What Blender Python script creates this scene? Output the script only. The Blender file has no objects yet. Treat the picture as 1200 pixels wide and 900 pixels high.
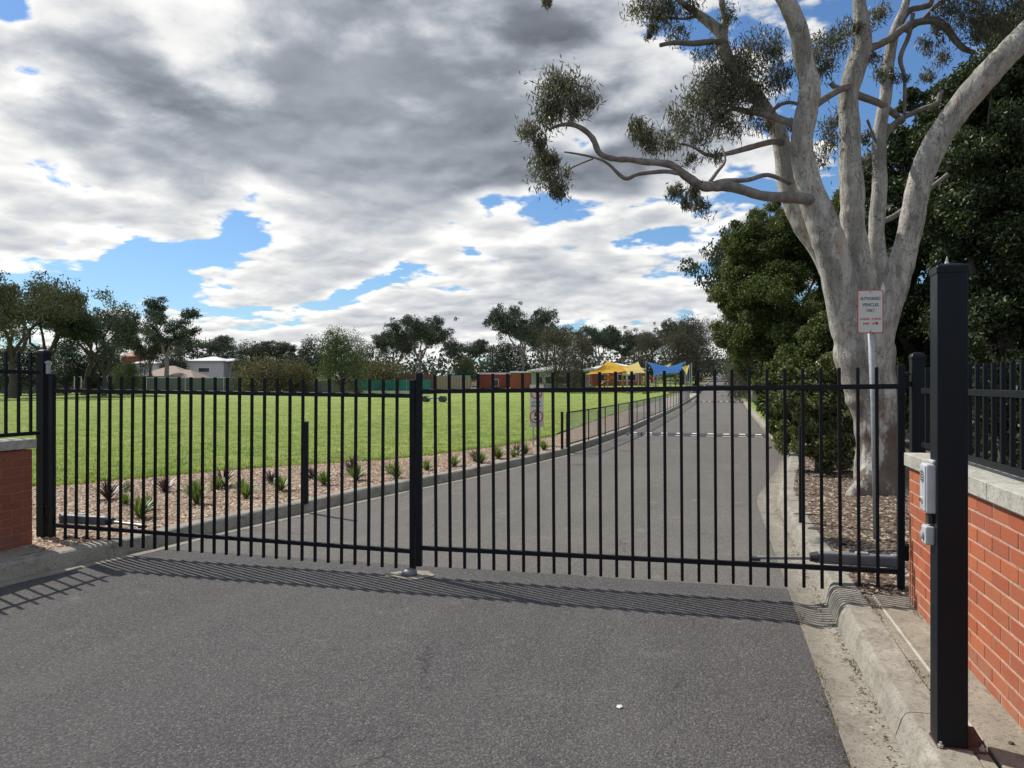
import bpy, bmesh, math, random
import numpy as np
from mathutils import Vector, Matrix

SC = bpy.context.scene
COL = SC.collection
R = math.radians
rng = np.random.default_rng(7)
random.seed(7)

# ------------------------------------------------------------------ camera
YAW = R(14.81)
CS, SN = math.cos(YAW), math.sin(YAW)
EYE = 1.78
cam = bpy.data.cameras.new('camera')
cam.sensor_width = 36.0
cam.lens = 27.0
cam.clip_start = 0.05
cam.clip_end = 5000
camo = bpy.data.objects.new('camera', cam)
COL.objects.link(camo)
camo.location = (0, 0, EYE)
camo.rotation_euler = (R(90), 0, YAW)
SC.camera = camo


def at(px, py, d):
    """survey note: bearing px, height py at distance d from the gateway viewpoint -> place in metres"""
    X = (px - 600) / 900 * d
    return Vector((X * CS - d * SN, X * SN + d * CS, EYE + (450 - py) / 900 * d))


# ------------------------------------------------------------------ exposure
vs = SC.view_settings
vs.view_transform = 'Standard'
vs.look = 'None'
vs.exposure = 0.22
vs.gamma = 1.0
vs.use_curve_mapping = False

# ------------------------------------------------------------------ sun
SUN_EL = R(50)
sh = Vector((-0.913, 0.405, 0)).normalized()
to_sun = Vector((sh.x * math.cos(SUN_EL), sh.y * math.cos(SUN_EL), math.sin(SUN_EL)))
sl = bpy.data.lights.new('sun', 'SUN')
sl.energy = 4.2
sl.angle = R(0.5)
sl.color = (1.0, 0.95, 0.87)
so = bpy.data.objects.new('sun', sl)
COL.objects.link(so)
so.rotation_euler = to_sun.to_track_quat('Z', 'Y').to_euler()
so.location = (-20, 10, 30)


# ------------------------------------------------------------------ node helper
class G:
    """tiny expression builder for shader nodes"""
    def __init__(self, nt):
        self.nt = nt

    def n(self, t, **kw):
        nd = self.nt.nodes.new(t)
        for k, v in kw.items():
            setattr(nd, k, v)
        return nd

    def put(self, sock, v):
        if isinstance(v, S):
            v = v.s
        if isinstance(v, bpy.types.NodeSocket):
            self.nt.links.new(v, sock)
        else:
            sock.default_value = v

    def m(self, op, a, b=None, c=None, clamp=False):
        nd = self.n('ShaderNodeMath', operation=op, use_clamp=clamp)
        for i, v in enumerate((a, b, c)):
            if v is not None:
                self.put(nd.inputs[i], v)
        return S(self, nd.outputs[0])

    def vm(self, op, a, b=None, scale=None):
        nd = self.n('ShaderNodeVectorMath', operation=op)
        self.put(nd.inputs[0], a)
        if b is not None:
            self.put(nd.inputs[1], b)
        if scale is not None:
            self.put(nd.inputs['Scale'], scale)
        return S(self, nd.outputs[1 if op in ('DOT_PRODUCT', 'LENGTH', 'DISTANCE') else 0])

    def xyz(self, x, y, z):
        nd = self.n('ShaderNodeCombineXYZ')
        for i, v in enumerate((x, y, z)):
            self.put(nd.inputs[i], v)
        return S(self, nd.outputs[0])

    def sep(self, v):
        nd = self.n('ShaderNodeSeparateXYZ')
        self.put(nd.inputs[0], v)
        return [S(self, o) for o in nd.outputs]

    def noise(self, vec, scale, detail=4, rough=0.55, dist=0.0, color=False):
        nd = self.n('ShaderNodeTexNoise')
        self.put(nd.inputs['Vector'], vec)
        self.put(nd.inputs['Scale'], scale)
        self.put(nd.inputs['Detail'], detail)
        self.put(nd.inputs['Roughness'], rough)
        self.put(nd.inputs['Distortion'], dist)
        return S(self, nd.outputs[1 if color else 0])

    def voro(self, vec, scale, feature='F1', out='Distance', rnd=1.0):
        nd = self.n('ShaderNodeTexVoronoi', feature=feature)
        self.put(nd.inputs['Vector'], vec)
        self.put(nd.inputs['Scale'], scale)
        self.put(nd.inputs['Randomness'], rnd)
        return S(self, nd.outputs[out])

    def ss(self, v, lo, hi, a=0.0, b=1.0):
        nd = self.n('ShaderNodeMapRange', interpolation_type='SMOOTHSTEP')
        self.put(nd.inputs['Value'], v)
        for k, x in (('From Min', lo), ('From Max', hi), ('To Min', a), ('To Max', b)):
            self.put(nd.inputs[k], x)
        return S(self, nd.outputs[0])

    def mix(self, f, a, b, mode='MIX'):
        nd = self.n('ShaderNodeMix', data_type='RGBA', blend_type=mode)
        self.put(nd.inputs[0], f)
        for i, v in ((6, a), (7, b)):
            if isinstance(v, tuple):
                v = (*v[:3], 1.0)
            self.put(nd.inputs[i], v)
        return S(self, nd.outputs[2])

    def ramp(self, v, stops):
        nd = self.n('ShaderNodeValToRGB')
        cr = nd.color_ramp
        while len(cr.elements) < len(stops):
            cr.elements.new(0.5)
        for e, (p, c) in zip(cr.elements, stops):
            e.position = p
            e.color = (*c, 1)
        self.put(nd.inputs[0], v)
        return S(self, nd.outputs[0])


class S:
    def __init__(self, g, s):
        self.g, self.s = g, s

    def __add__(self, o): return self.g.m('ADD', self, o)
    __radd__ = __add__
    def __sub__(self, o): return self.g.m('SUBTRACT', self, o)
    def __rsub__(self, o): return self.g.m('SUBTRACT', o, self)
    def __mul__(self, o): return self.g.m('MULTIPLY', self, o)
    __rmul__ = __mul__
    def __truediv__(self, o): return self.g.m('DIVIDE', self, o)


# ------------------------------------------------------------------ world: Nishita sky + cloud deck
W = bpy.data.worlds.new('World')
SC.world = W
W.use_nodes = True
nt = W.node_tree
nt.nodes.clear()
g = G(nt)
STR = 0.10
sky = g.n('ShaderNodeTexSky', sky_type='NISHITA', sun_disc=False)
sky.sun_elevation = SUN_EL
sky.sun_rotation = math.atan2(sh.x, sh.y)
sky.altitude = 50
sky.air_density = 1.1
sky.dust_density = 0.4
sky.ozone_density = 2.0
tc = g.n('ShaderNodeTexCoord')
dirv = g.vm('NORMALIZE', tc.outputs['Generated'])
dx, dy, dz = g.sep(dirv)
az = g.m('ARCTAN2', dx, dy)
el = g.m('ARCSINE', dz)


def azel(px, py):
    X, Z = (px - 600) / 900, (450 - py) / 900
    wx, wy = X * CS - SN, X * SN + CS
    return math.atan2(wx, wy), math.atan2(Z, math.hypot(wx, wy))


zz = g.m('MAXIMUM', dz, 0.0) + 0.19
P = g.xyz(dx / zz, dy / zz, 0.0)
warp = g.noise(P, 1.8, 4, 0.55, color=True)
Pw = g.vm('ADD', P, g.vm('SCALE', g.vm('SUBTRACT', warp, (0.5, 0.5, 0.5)), scale=0.22))
base = g.noise(Pw, 1.9, 3, 0.5)
puff = g.noise(Pw, 5.5, 9, 0.58)
big = g.noise(P, 1.5, 2, 0.5)
WOB = g.vm('ADD', P, g.vm('SCALE', g.vm('SUBTRACT', g.noise(P, 6.0, 4, 0.6, color=True), (0.5, 0.5, 0.5)), scale=0.16))


def billow(vec, scale, det=2.0):
    nd = g.n('ShaderNodeTexVoronoi', feature='SMOOTH_F1', voronoi_dimensions='2D')
    g.put(nd.inputs['Vector'], vec)
    nd.inputs['Scale'].default_value = scale
    nd.inputs['Detail'].default_value = det
    nd.inputs['Roughness'].default_value = 0.5
    nd.inputs['Smoothness'].default_value = 0.35
    nd.normalize = True
    return 1.0 - S(g, nd.outputs['Distance'])


bil = billow(WOB, 4.6)
# shape of the cloud masses: (bearing, height, half widths, tilt deg, amount)
MASS = [
    (430, 70, 360, 120, 4, 0.15), (600, 120, 170, 110, -6, 0.13), (190, 140, 220, 95, 8, 0.15), (40, 220, 130, 60, 8, 0.10), (60, 60, 160, 110, 0, 0.04), (330, 190, 150, 60, -6, 0.10), (700, 30, 90, 90, 0, 0.06),
    (520, 215, 160, 45, -8, 0.08), (35, 302, 85, 30, 8, 0.17), (110, 262, 110, 18, 4, 0.08), (225, 262, 30, 12, 30, 0.08),
    (560, 305, 320, 60, -6, 0.08), (330, 335, 110, 32, -14, 0.12), (760, 320, 130, 90, 0, 0.07), (610, 345, 170, 40, 0, 0.07),
    (450, 250, 120, 36, -18, 0.09), (600, 405, 800, 30, 0, 0.15), (330, 225, 60, 14, 10, -0.08), (470, 372, 200, 22, -4, 0.09), (690, 350, 190, 30, 0, 0.08), (400, 300, 110, 26, -18, 0.10), (520, 275, 120, 24, -16, 0.08), (110, 300, 6, 6, 0, 0.1), (242, 318, 26, 11, -10, 0.14), (740, 190, 80, 60, -20, 0.10), (950, 40, 60, 20, -15, 0.10), (1060, 60, 50, 16, -10, 0.09), (960, 160, 50, 40, 0, 0.07), (640, 160, 40, 12, -20, -0.06), (790, 130, 60, 60, -20, 0.06),
    (175, 312, 120, 24, -6, -0.19), (275, 280, 60, 26, -24, -0.16), (130, 345, 90, 22, 0, -0.18), (455, 322, 66, 15, -32, -0.18), (630, 246, 95, 12, -4, -0.15), (275, 372, 60, 13, 6, -0.16), (560, 236, 40, 11, -4, -0.12), (715, 380, 80, 9, -4, -0.15), (400, 345, 50, 9, -20, -0.12), (770, 275, 40, 12, -20, -0.12), (870, 245, 30, 40, 0, -0.06),
    (1000, 60, 220, 170, 0, -0.05), (880, 30, 60, 40, 0, -0.10), (985, 95, 60, 40, 0, -0.08), (748, 112, 46, 13, -25, -0.16), (718, 160, 60, 12, -15, -0.14), (640, 250, 26, 22, 0, -0.12), (1010, 250, 200, 90, 0, -0.06),
    (8, 4, 16, 14, 0, -0.2), (195, 30, 90, 45, 0, -0.065), (60, 190, 70, 40, 0, -0.06), (900, 10, 120, 22, -10, 0.07), (840, 90, 60, 40, 0, 0.06), (1060, 190, 120, 50, 0, 0.06), (850, 180, 60, 60, 0, 0.06),
]
bias = None
for (px, py, rx, ry, ang, amp) in MASS:
    a0, e0 = azel(px, py)
    kx = rx / 900 * math.cos(a0 + YAW)
    ky = ry / 900 * math.cos(a0 + YAW) ** 0.5
    u, v = az - a0, el - e0
    ca, sa = math.cos(R(-ang)), math.sin(R(-ang))
    uu = (u * ca + v * sa) * (1 / kx)
    vv = (v * ca - u * sa) * (1 / ky)
    r2 = uu * uu + vv * vv
    e = g.m('EXPONENT', r2 * -0.8) * amp
    bias = e if bias is None else bias + e
rear = g.ss(g.m('COSINE', az + YAW), 0.6, 0.0)  # extra unseen cloud behind the camera, added for fill light
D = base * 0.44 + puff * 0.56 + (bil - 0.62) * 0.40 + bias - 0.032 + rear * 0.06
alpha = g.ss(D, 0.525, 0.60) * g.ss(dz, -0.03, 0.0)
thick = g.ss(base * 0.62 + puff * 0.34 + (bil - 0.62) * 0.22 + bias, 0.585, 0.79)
# relief: compare the puffs with themselves a step towards the sun
sx, sy = to_sun.x / (to_sun.z + .19), to_sun.y / (to_sun.z + .19)
sstep = g.vm('SCALE', g.vm('NORMALIZE', g.vm('SUBTRACT', (sx, sy, 0.0), P)), scale=0.045)
P2 = g.vm('ADD', Pw, g.vm('SCALE', sstep, scale=1.7))
lump = g.noise(Pw, 3.4, 5, 0.55)
relief = (bil - billow(g.vm('ADD', WOB, g.vm('SCALE', sstep, scale=0.9)), 4.6, 1.0)) * 0.55 + (lump - g.noise(P2, 3.4, 4, 0.5)) * 0.35 + (puff - g.noise(g.vm('ADD', Pw, sstep), 5.5, 6, 0.58)) * 0.30
toward = g.vm('DOT_PRODUCT', dirv, tuple(to_sun))
glow = g.ss(toward, 0.45, 1.0)
low = g.ss(dz, 0.34, 0.10)
lum = 0.73 + low * 0.09 - thick * (0.555 - low * 0.34) + relief * (2.0 - thick * 1.1) * g.ss(dz, 0.42, 0.14, 0.40, 1.0) + glow * 0.18 + (big - 0.5) * 0.5
lum = g.m('MINIMUM', g.m('MAXIMUM', lum, 0.15), 0.92)
cc = g.mix(g.ss(lum, 0.2, 0.85), (0.86, 0.95, 1.10), (1.0, 1.0, 0.985))
cloudc = g.vm('SCALE', cc, scale=lum * (1.0 / STR))
skyc = g.vm('MULTIPLY', sky.outputs[0], (0.60, 0.80, 1.02))
skyc = g.vm('SCALE', skyc, scale=1.0)
final = g.mix(alpha, skyc, cloudc)
bg = g.n('ShaderNodeBackground')
g.put(bg.inputs[0], final)
bg.inputs[1].default_value = STR
wo = g.n('ShaderNodeOutputWorld')
nt.links.new(bg.outputs[0], wo.inputs[0])
W.cycles.sampling_method = 'MANUAL'
W.cycles.sample_map_resolution = 512


# ------------------------------------------------------------------ mesh helpers
def tag(o, label=None, cat=None, group=None, kind=None):
    if label: o['label'] = label
    if cat: o['category'] = cat
    if group: o['group'] = group
    if kind: o['kind'] = kind
    return o


def link(name, me, parent=None, mat=None):
    o = bpy.data.objects.new(name, me)
    COL.objects.link(o)
    if parent is not None:
        o.parent = parent
    if mat is not None and me is not None and len(me.materials) == 0:
        me.materials.append(mat)
    return o


def empty(name, loc, rz=0.0):
    o = bpy.data.objects.new(name, None)
    COL.objects.link(o)
    o.location = loc
    o.rotation_euler = (0, 0, rz)
    o.empty_display_size = 0.2
    return o


def np_mesh(name, V, F, smooth=False):
    """F: (n,k) int array, all faces with k corners"""
    V = np.asarray(V, dtype=np.float32)
    F = np.asarray(F, dtype=np.int32)
    me = bpy.data.meshes.new(name)
    n, k = F.shape
    me.vertices.add(len(V))
    me.vertices.foreach_set('co', V.ravel())
    me.loops.add(n * k)
    me.loops.foreach_set('vertex_index', F.ravel())
    me.polygons.add(n)
    me.polygons.foreach_set('loop_start', np.arange(0, n * k, k, dtype=np.int32))
    if smooth:
        me.polygons.foreach_set('use_smooth', np.ones(n, dtype=bool))
    me.update(calc_edges=True)
    return me


class MB:
    def __init__(self):
        self.v, self.f = [], []

    def box(self, c, s, rz=0.0, rot=None):
        b = len(self.v)
        hx, hy, hz = s[0] / 2, s[1] / 2, s[2] / 2
        M = rot if rot is not None else Matrix.Rotation(rz, 3, 'Z')
        for z in (-hz, hz):
            for (x, y) in ((-hx, -hy), (hx, -hy), (hx, hy), (-hx, hy)):
                self.v.append(tuple(Vector(c) + M @ Vector((x, y, z))))
        self.f += [tuple(b + i for i in q) for q in ((3, 2, 1, 0), (4, 5, 6, 7), (0, 1, 5, 4), (1, 2, 6, 5), (2, 3, 7, 6), (3, 0, 4, 7))]
        return self

    def bar(self, a, b_, w, h=None):
        a, b_ = Vector(a), Vector(b_)
        d = b_ - a
        q = d.to_track_quat('X', 'Z').to_matrix()
        return self.box((a + b_) / 2, (d.length, w, h or w), rot=q)

    def tube(self, pts, rad, n=8, cap=True):
        pts = [Vector(p) for p in pts]
        b = len(self.v)
        t0 = (pts[1] - pts[0]).normalized()
        ref = Vector((0, 0, 1)) if abs(t0.z) < .9 else Vector((1, 0, 0))
        u = t0.cross(ref).normalized()
        for i, p in enumerate(pts):
            t = (pts[min(i + 1, len(pts) - 1)] - pts[max(i - 1, 0)]).normalized()
            u = (u - t * u.dot(t)).normalized()
            w = t.cross(u)
            r = rad[i] if hasattr(rad, '__len__') else rad
            for k in range(n):
                a = 2 * math.pi * k / n
                self.v.append(tuple(p + (u * math.cos(a) + w * math.sin(a)) * r))
        for i in range(len(pts) - 1):
            for k in range(n):
                k2 = (k + 1) % n
                self.f.append((b + i * n + k, b + i * n + k2, b + (i + 1) * n + k2, b + (i + 1) * n + k))
        if cap:
            self.f.append(tuple(b + k for k in reversed(range(n))))
            self.f.append(tuple(b + (len(pts) - 1) * n + k for k in range(n)))
        return self

    def lathe(self, c, prof, n=16):
        b = len(self.v)
        for (r, z) in prof:
            for k in range(n):
                a = 2 * math.pi * k / n
                self.v.append((c[0] + r * math.cos(a), c[1] + r * math.sin(a), c[2] + z))
        for i in range(len(prof) - 1):
            for k in range(n):
                k2 = (k + 1) % n
                self.f.append((b + i * n + k, b + i * n + k2, b + (i + 1) * n + k2, b + (i + 1) * n + k))
        self.f.append(tuple(b + k for k in reversed(range(n))))
        self.f.append(tuple(b + (len(prof) - 1) * n + k for k in range(n)))
        return self

    def poly_prism(self, pts, axis_vec):
        """closed polygon pts (3D) swept by axis_vec"""
        b = len(self.v)
        n = len(pts)
        for p in pts: self.v.append(tuple(p))
        for p in pts: self.v.append(tuple(Vector(p) + Vector(axis_vec)))
        self.f.append(tuple(b + i for i in range(n)))
        self.f.append(tuple(b + n + i for i in reversed(range(n))))
        for i in range(n):
            j = (i + 1) % n
            self.f.append((b + j, b + i, b + n + i, b + n + j))
        return self

    def mesh(self, name='m', bevel=0.0, smooth=False, seg=1):
        me = bpy.data.meshes.new(name)
        me.from_pydata(self.v, [], self.f)
        bm = bmesh.new()
        bm.from_mesh(me)
        bmesh.ops.recalc_face_normals(bm, faces=bm.faces)
        if bevel > 0:
            ed = [e for e in bm.edges if len(e.link_faces) == 2 and e.calc_face_angle(0) > 0.6]
            bmesh.ops.bevel(bm, geom=ed, offset=bevel, segments=seg, profile=0.5, affect='EDGES', clamp_overlap=True)
        bm.to_mesh(me)
        bm.free()
        if smooth:
            me.polygons.foreach_set('use_smooth', np.ones(len(me.polygons), dtype=bool))
        me.update()
        return me

    def build(self, name, mat, parent=None, bevel=0.0, smooth=False, seg=1):
        return link(name, self.mesh(name, bevel, smooth, seg), parent, mat)


def text_mesh(body, size, width=None, depth=0.002, bold=0.0):
    cu = bpy.data.curves.new('lettering', 'FONT')
    cu.body = body
    cu.size = size
    cu.align_x = 'CENTER'
    cu.align_y = 'CENTER'
    cu.extrude = depth / 2
    cu.offset = bold
    cu.resolution_u = 3
    o = bpy.data.objects.new('lettering', cu)
    COL.objects.link(o)
    dg = bpy.context.evaluated_depsgraph_get()
    dg.update()
    me = bpy.data.meshes.new_from_object(o.evaluated_get(dg))
    COL.objects.unlink(o)
    bpy.data.objects.remove(o)
    if width:
        xs = [v.co.x for v in me.vertices]
        w = max(xs) - min(xs)
        for v in me.vertices:
            v.co.x *= width / w
    return me


# ------------------------------------------------------------------ materials
def newmat(name):
    m = bpy.data.materials.new(name)
    m.use_nodes = True
    t = m.node_tree
    bs = t.nodes['Principled BSDF']
    return m, G(t), bs


def bump(g, bs, h, strength=0.5, dist=0.01):
    b = g.n('ShaderNodeBump')
    b.inputs['Strength'].default_value = strength
    b.inputs['Distance'].default_value = dist
    g.put(b.inputs['Height'], h)
    g.nt.links.new(b.outputs[0], bs.inputs['Normal'])


def pos(g):
    n = g.n('ShaderNodeNewGeometry')
    return S(g, n.outputs['Position'])


def objco(g):
    return S(g, g.n('ShaderNodeTexCoord').outputs['Object'])


def simple(name, col, rough=0.6, metal=0.0, var=0.12, scale=8.0, bmp=0.0, spec=0.5, dirt=None):
    m, g, bs = newmat(name)
    p = objco(g)
    f = g.noise(p, scale, 5, 0.6)
    c = g.mix(g.ss(f, 0.3, 0.7), tuple(x * (1 - var) for x in col), tuple(min(1, x * (1 + var)) for x in col))
    if dirt:
        f2 = g.noise(p, scale * 0.35, 6, 0.65)
        c = g.mix(g.ss(f2, 0.5, 0.75), c, dirt)
    g.put(bs.inputs['Base Color'], c)
    g.put(bs.inputs['Roughness'], g.ss(f, 0.2, 0.8, max(0.05, rough - 0.1), min(1, rough + 0.1)))
    bs.inputs['Metallic'].default_value = metal
    bs.inputs['Specular IOR Level'].default_value = spec
    if bmp > 0:
        bump(g, bs, g.noise(p, scale * 6, 4, 0.6), bmp, 0.004)
    return m


def m_asphalt(name, a, b, agg):
    m, g, bs = newmat(name)
    p = pos(g)
    big = g.noise(p, 0.45, 6, 0.6)
    mid = g.noise(p, 5.0, 5, 0.65)
    cell = g.voro(p, 92.0, out='Color')
    cr, cg, cb = g.sep(cell)
    dist = g.voro(p, 92.0)
    grit = g.noise(p, 55.0, 3, 0.75)
    c = g.mix(g.ss(big, 0.3, 0.7), a, b)
    c = g.mix(g.ss(mid, 0.35, 0.75) * 0.4, c, tuple(x * 0.72 for x in a))
    stone = g.mix(cr, tuple(x * 0.55 for x in a), agg)
    c = g.mix(g.ss(cg, 0.35, 0.75) * 0.85, c, stone)
    c = g.mix(g.ss(grit, 0.36, 0.60) * 0.5 + 0.5, tuple(x * 0.30 for x in a), c)
    spark = g.ss(cb, 0.95, 0.985) * g.ss(dist, 0.45, 0.2)
    c = g.mix(spark * 0.35, c, tuple(min(.55, x * 2.6) for x in agg))
    trk = g.noise(g.vm('MULTIPLY', p, (1.6, 0.12, 1.0)), 1.0, 4, 0.6)
    c = g.mix(g.ss(trk, 0.45, 0.75) * 0.15, c, tuple(x * 1.5 for x in b))
    oil = g.voro(g.vm('ADD', p, g.vm('SCALE', g.noise(p, 6.0, 3, 0.6, color=True), scale=0.12)), 0.55)
    c = g.mix(g.ss(oil, 0.16, 0.05) * 0.45, c, (0.03, 0.028, 0.027))
    dust = g.noise(p, 2.6, 8, 0.75)
    c = g.mix(g.ss(dust, 0.56, 0.70) * 0.30, c, tuple(x * 1.7 for x in b))
    # hairline cracks here and there
    w = g.vm('ADD', p, g.vm('SCALE', g.noise(p, 3.0, 4, 0.6, color=True), scale=0.35))
    cr1 = g.voro(w, 0.42, feature='DISTANCE_TO_EDGE')
    crack = g.ss(cr1, 0.006, 0.0) * g.ss(g.noise(p, 0.8, 2, 0.5), 0.50, 0.62)
    c = g.mix(crack * 0.55, c, (0.02, 0.02, 0.02))
    st = g.ss(g.noise(p, 1.3, 7, 0.7), 0.60, 0.74)
    c = g.mix(st * 0.35, c, tuple(x * 1.45 for x in b))
    g.put(bs.inputs['Base Color'], c)
    bs.inputs['Roughness'].default_value = 0.93
    bs.inputs['Specular IOR Level'].default_value = 0.25
    bump(g, bs, dist * -1.0 + mid * 0.3 + grit, 1.0, 0.006)
    return m


M = {}
M['asphalt_new'] = m_asphalt('asphalt apron', (0.086, 0.082, 0.080), (0.115, 0.109, 0.105), (0.195, 0.185, 0.176))
M['asphalt_old'] = m_asphalt('asphalt driveway', (0.145, 0.133, 0.119), (0.185, 0.169, 0.150), (0.26, 0.24, 0.215))


def m_concrete(name, a, b, dirtc, moss=0.0):
    m, g, bs = newmat(name)
    p = pos(g)
    f = g.noise(p, 2.2, 8, 0.65)
    f2 = g.noise(p, 14.0, 6, 0.7)
    f3 = g.noise(p, 180.0, 2, 0.6)
    c = g.mix(g.ss(f, 0.3, 0.7), a, b)
    c = g.mix(g.ss(f2, 0.47, 0.75) * 0.65, c, dirtc)
    c = g.mix(g.ss(f3, 0.3, 0.7) * 0.45, c, tuple(x * 0.5 for x in a))
    f5 = g.noise(g.vm('MULTIPLY', p, (1.0, 0.45, 1.0)), 5.5, 8, 0.78)
    c = g.mix(g.ss(f5, 0.52, 0.64) * 0.55, c, tuple(x * 0.85 for x in dirtc))
    c = g.mix(g.ss(f5, 0.44, 0.34) * 0.4, c, tuple(min(.8, x * 1.25) for x in b))
    pit = g.voro(p, 90.0, out='Color')
    pr = g.sep(pit)[0]
    c = g.mix(g.ss(pr, 0.86, 0.93) * 0.5, c, tuple(x * 0.35 for x in a))
    if moss > 0:
        f4 = g.noise(p, 6.0, 8, 0.75)
        c = g.mix(g.ss(f4, 0.58, 0.70) * moss, c, (0.07, 0.075, 0.025))
    g.put(bs.inputs['Base Color'], c)
    bs.inputs['Roughness'].default_value = 0.92
    bs.inputs['Specular IOR Level'].default_value = 0.2
    bump(g, bs, f2 * 0.6 + f3, 0.8, 0.004)
    return m


M['kerb'] = m_concrete('kerb concrete', (0.30, 0.275, 0.225), (0.40, 0.375, 0.315), (0.15, 0.135, 0.10), 0.4)
M['gutter'] = m_concrete('gutter concrete', (0.27, 0.245, 0.20), (0.36, 0.33, 0.27), (0.13, 0.115, 0.085), 0.55)
M['path'] = m_concrete('path concrete', (0.29, 0.26, 0.205), (0.38, 0.34, 0.27), (0.15, 0.13, 0.095), 0.25)
M['coping'] = m_concrete('coping stone', (0.42, 0.40, 0.34), (0.58, 0.56, 0.49), (0.26, 0.24, 0.19), 0.12)
M['edging'] = m_concrete('pale edging', (0.55, 0.53, 0.47), (0.66, 0.64, 0.58), (0.4, 0.38, 0.32), 0.0)
M['mortar'] = m_concrete('mortar', (0.50, 0.36, 0.26), (0.66, 0.50, 0.38), (0.36, 0.24, 0.17), 0.0)


def m_brick(name='red face brick', dim=1.0):
    m, g, bs = newmat(name)
    p = pos(g)
    oi = g.n('ShaderNodeObjectInfo')
    rnd = S(g, oi.outputs['Random'])
    f = g.noise(p, 9.0, 7, 0.7)
    f2 = g.noise(p, 160.0, 3, 0.6)
    c = g.mix(rnd, (0.33, 0.082, 0.038), (0.52, 0.160, 0.070))
    c = g.mix(g.ss(rnd, 0.78, 0.90) * 0.55, c, (0.25, 0.065, 0.045))
    c = g.mix(g.ss(rnd, 0.20, 0.08) * 0.4, c, (0.50, 0.20, 0.10))
    smear = g.noise(g.vm('MULTIPLY', p, (1.0, 1.0, 2.5)), 16.0, 6, 0.75)
    c = g.mix(g.ss(smear, 0.60, 0.72) * 0.35, c, (0.60, 0.42, 0.32))
    c = g.mix(g.ss(f, 0.42, 0.75) * 0.5, c, (0.30, 0.13, 0.085))
    c = g.mix(g.ss(g.noise(p, 30.0, 5, 0.7), 0.6, 0.75) * 0.35, c, (0.62, 0.33, 0.22))
    c = g.mix(g.ss(f2, 0.45, 0.7) * 0.25, c, (0.22, 0.05, 0.03))
    sz = g.sep(p)[2]
    soil = g.ss(sz, 0.40, 0.12) * g.ss(g.noise(p, 5.0, 6, 0.7), 0.40, 0.62)
    c = g.mix(soil * 0.55, c, (0.30, 0.22, 0.15))
    if dim < 1: c = g.mix(0.6, c, (0.17, 0.070, 0.050))  # shade of the left wall mixed into the brick colour
    g.put(bs.inputs['Base Color'], c)
    bs.inputs['Roughness'].default_value = 0.88
    bs.inputs['Specular IOR Level'].default_value = 0.25
    bump(g, bs, f2 + f * 0.8, 0.6, 0.003)
    return m


M['brick'] = m_brick()
M['brickshade'] = m_brick('shade-toned red brick', 0.5)  # copy of the red brick, darkened for the wall in shade
M['mortarshade'] = m_concrete('shade-toned mortar', (0.30, 0.185, 0.14), (0.36, 0.23, 0.175), (0.2, 0.12, 0.09), 0.0)  # mortar copy with the left wall's shade put into its colour


def m_paint(name, col, rough=0.42):
    m, g, bs = newmat(name)
    p = pos(g)
    f = g.noise(p, 3.0, 6, 0.7)
    f2 = g.noise(p, 60.0, 4, 0.7)
    c = g.mix(g.ss(f, 0.55, 0.85) * 0.3, col, (0.022, 0.022, 0.021))
    c = g.mix(g.ss(f2, 0.66, 0.76) * 0.35, c, (0.11, 0.10, 0.085))
    g.put(bs.inputs['Base Color'], c)
    g.put(bs.inputs['Roughness'], g.ss(f, 0.2, 0.8, rough - 0.06, rough + 0.15))
    bs.inputs['Specular IOR Level'].default_value = 0.18
    bump(g, bs, f2, 0.05, 0.002)
    return m


M['black'] = m_paint('black powder coat', (0.0075, 0.0098, 0.0135))
M['galv'] = simple('galvanised steel', (0.34, 0.36, 0.37), 0.62, 0.25, 0.15, 22, 0.1)
M['greybox'] = simple('grey plastic housing', (0.46, 0.48, 0.49), 0.5, 0, 0.06, 14, 0.03, dirt=(0.36, 0.36, 0.34))
M['darkbox'] = simple('dark plastic', (0.035, 0.038, 0.04), 0.5)
M['motor'] = simple('gate motor alloy', (0.17, 0.18, 0.20), 0.55, 0.1, 0.08, 16, 0.05)
M['button'] = simple('dark button', (0.015, 0.015, 0.018), 0.3)
M['chrome'] = simple('bright bolt', (0.40, 0.40, 0.39), 0.5, 0.4)
M['rust'] = simple('red oxide steel', (0.13, 0.055, 0.04), 0.75, 0, 0.3, 30, 0.2)
M['signwhite'] = simple('sign white', (0.60, 0.59, 0.54), 0.4, 0, 0.03, 10)
M['signred'] = simple('sign red', (0.52, 0.05, 0.045), 0.45, 0, 0.1, 10)
M['signblack'] = simple('sign black', (0.03, 0.03, 0.03), 0.5)
M['signgrey'] = simple('sign grey', (0.45, 0.45, 0.44), 0.5)
M['yellow'] = simple('post yellow', (0.60, 0.50, 0.18), 0.6, 0, .15, 12)
M['white'] = simple('white painted', (0.76, 0.76, 0.73), 0.55, 0, 0.05, 3, dirt=(0.6, 0.58, 0.52))
M['hump'] = simple('rubber hump', (0.045, 0.045, 0.047), 0.8, 0, 0.2, 12, 0.3)
M['marker'] = simple('hump marker', (0.72, 0.70, 0.62), 0.55, 0, 0.15, 25)


def m_mulch(name, cols, scale=42.0):
    m, g, bs = newmat(name)
    p = pos(g)
    v = g.voro(p, scale, out='Color')
    r, gg, b = g.sep(v)
    d = g.voro(p, scale)
    c = g.ramp(r, [(0.0, cols[0]), (0.35, cols[1]), (0.7, cols[2]), (1.0, cols[3])])
    c = g.mix(g.ss(g.noise(p, 1.2, 5, 0.6), 0.45, 0.7) * 0.5, c, cols[1])
    g.put(bs.inputs['Base Color'], c)
    bs.inputs['Roughness'].default_value = 0.95
    bs.inputs['Specular IOR Level'].default_value = 0.15
    bump(g, bs, d * -1.0, 1.0, 0.02)
    return m


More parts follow.
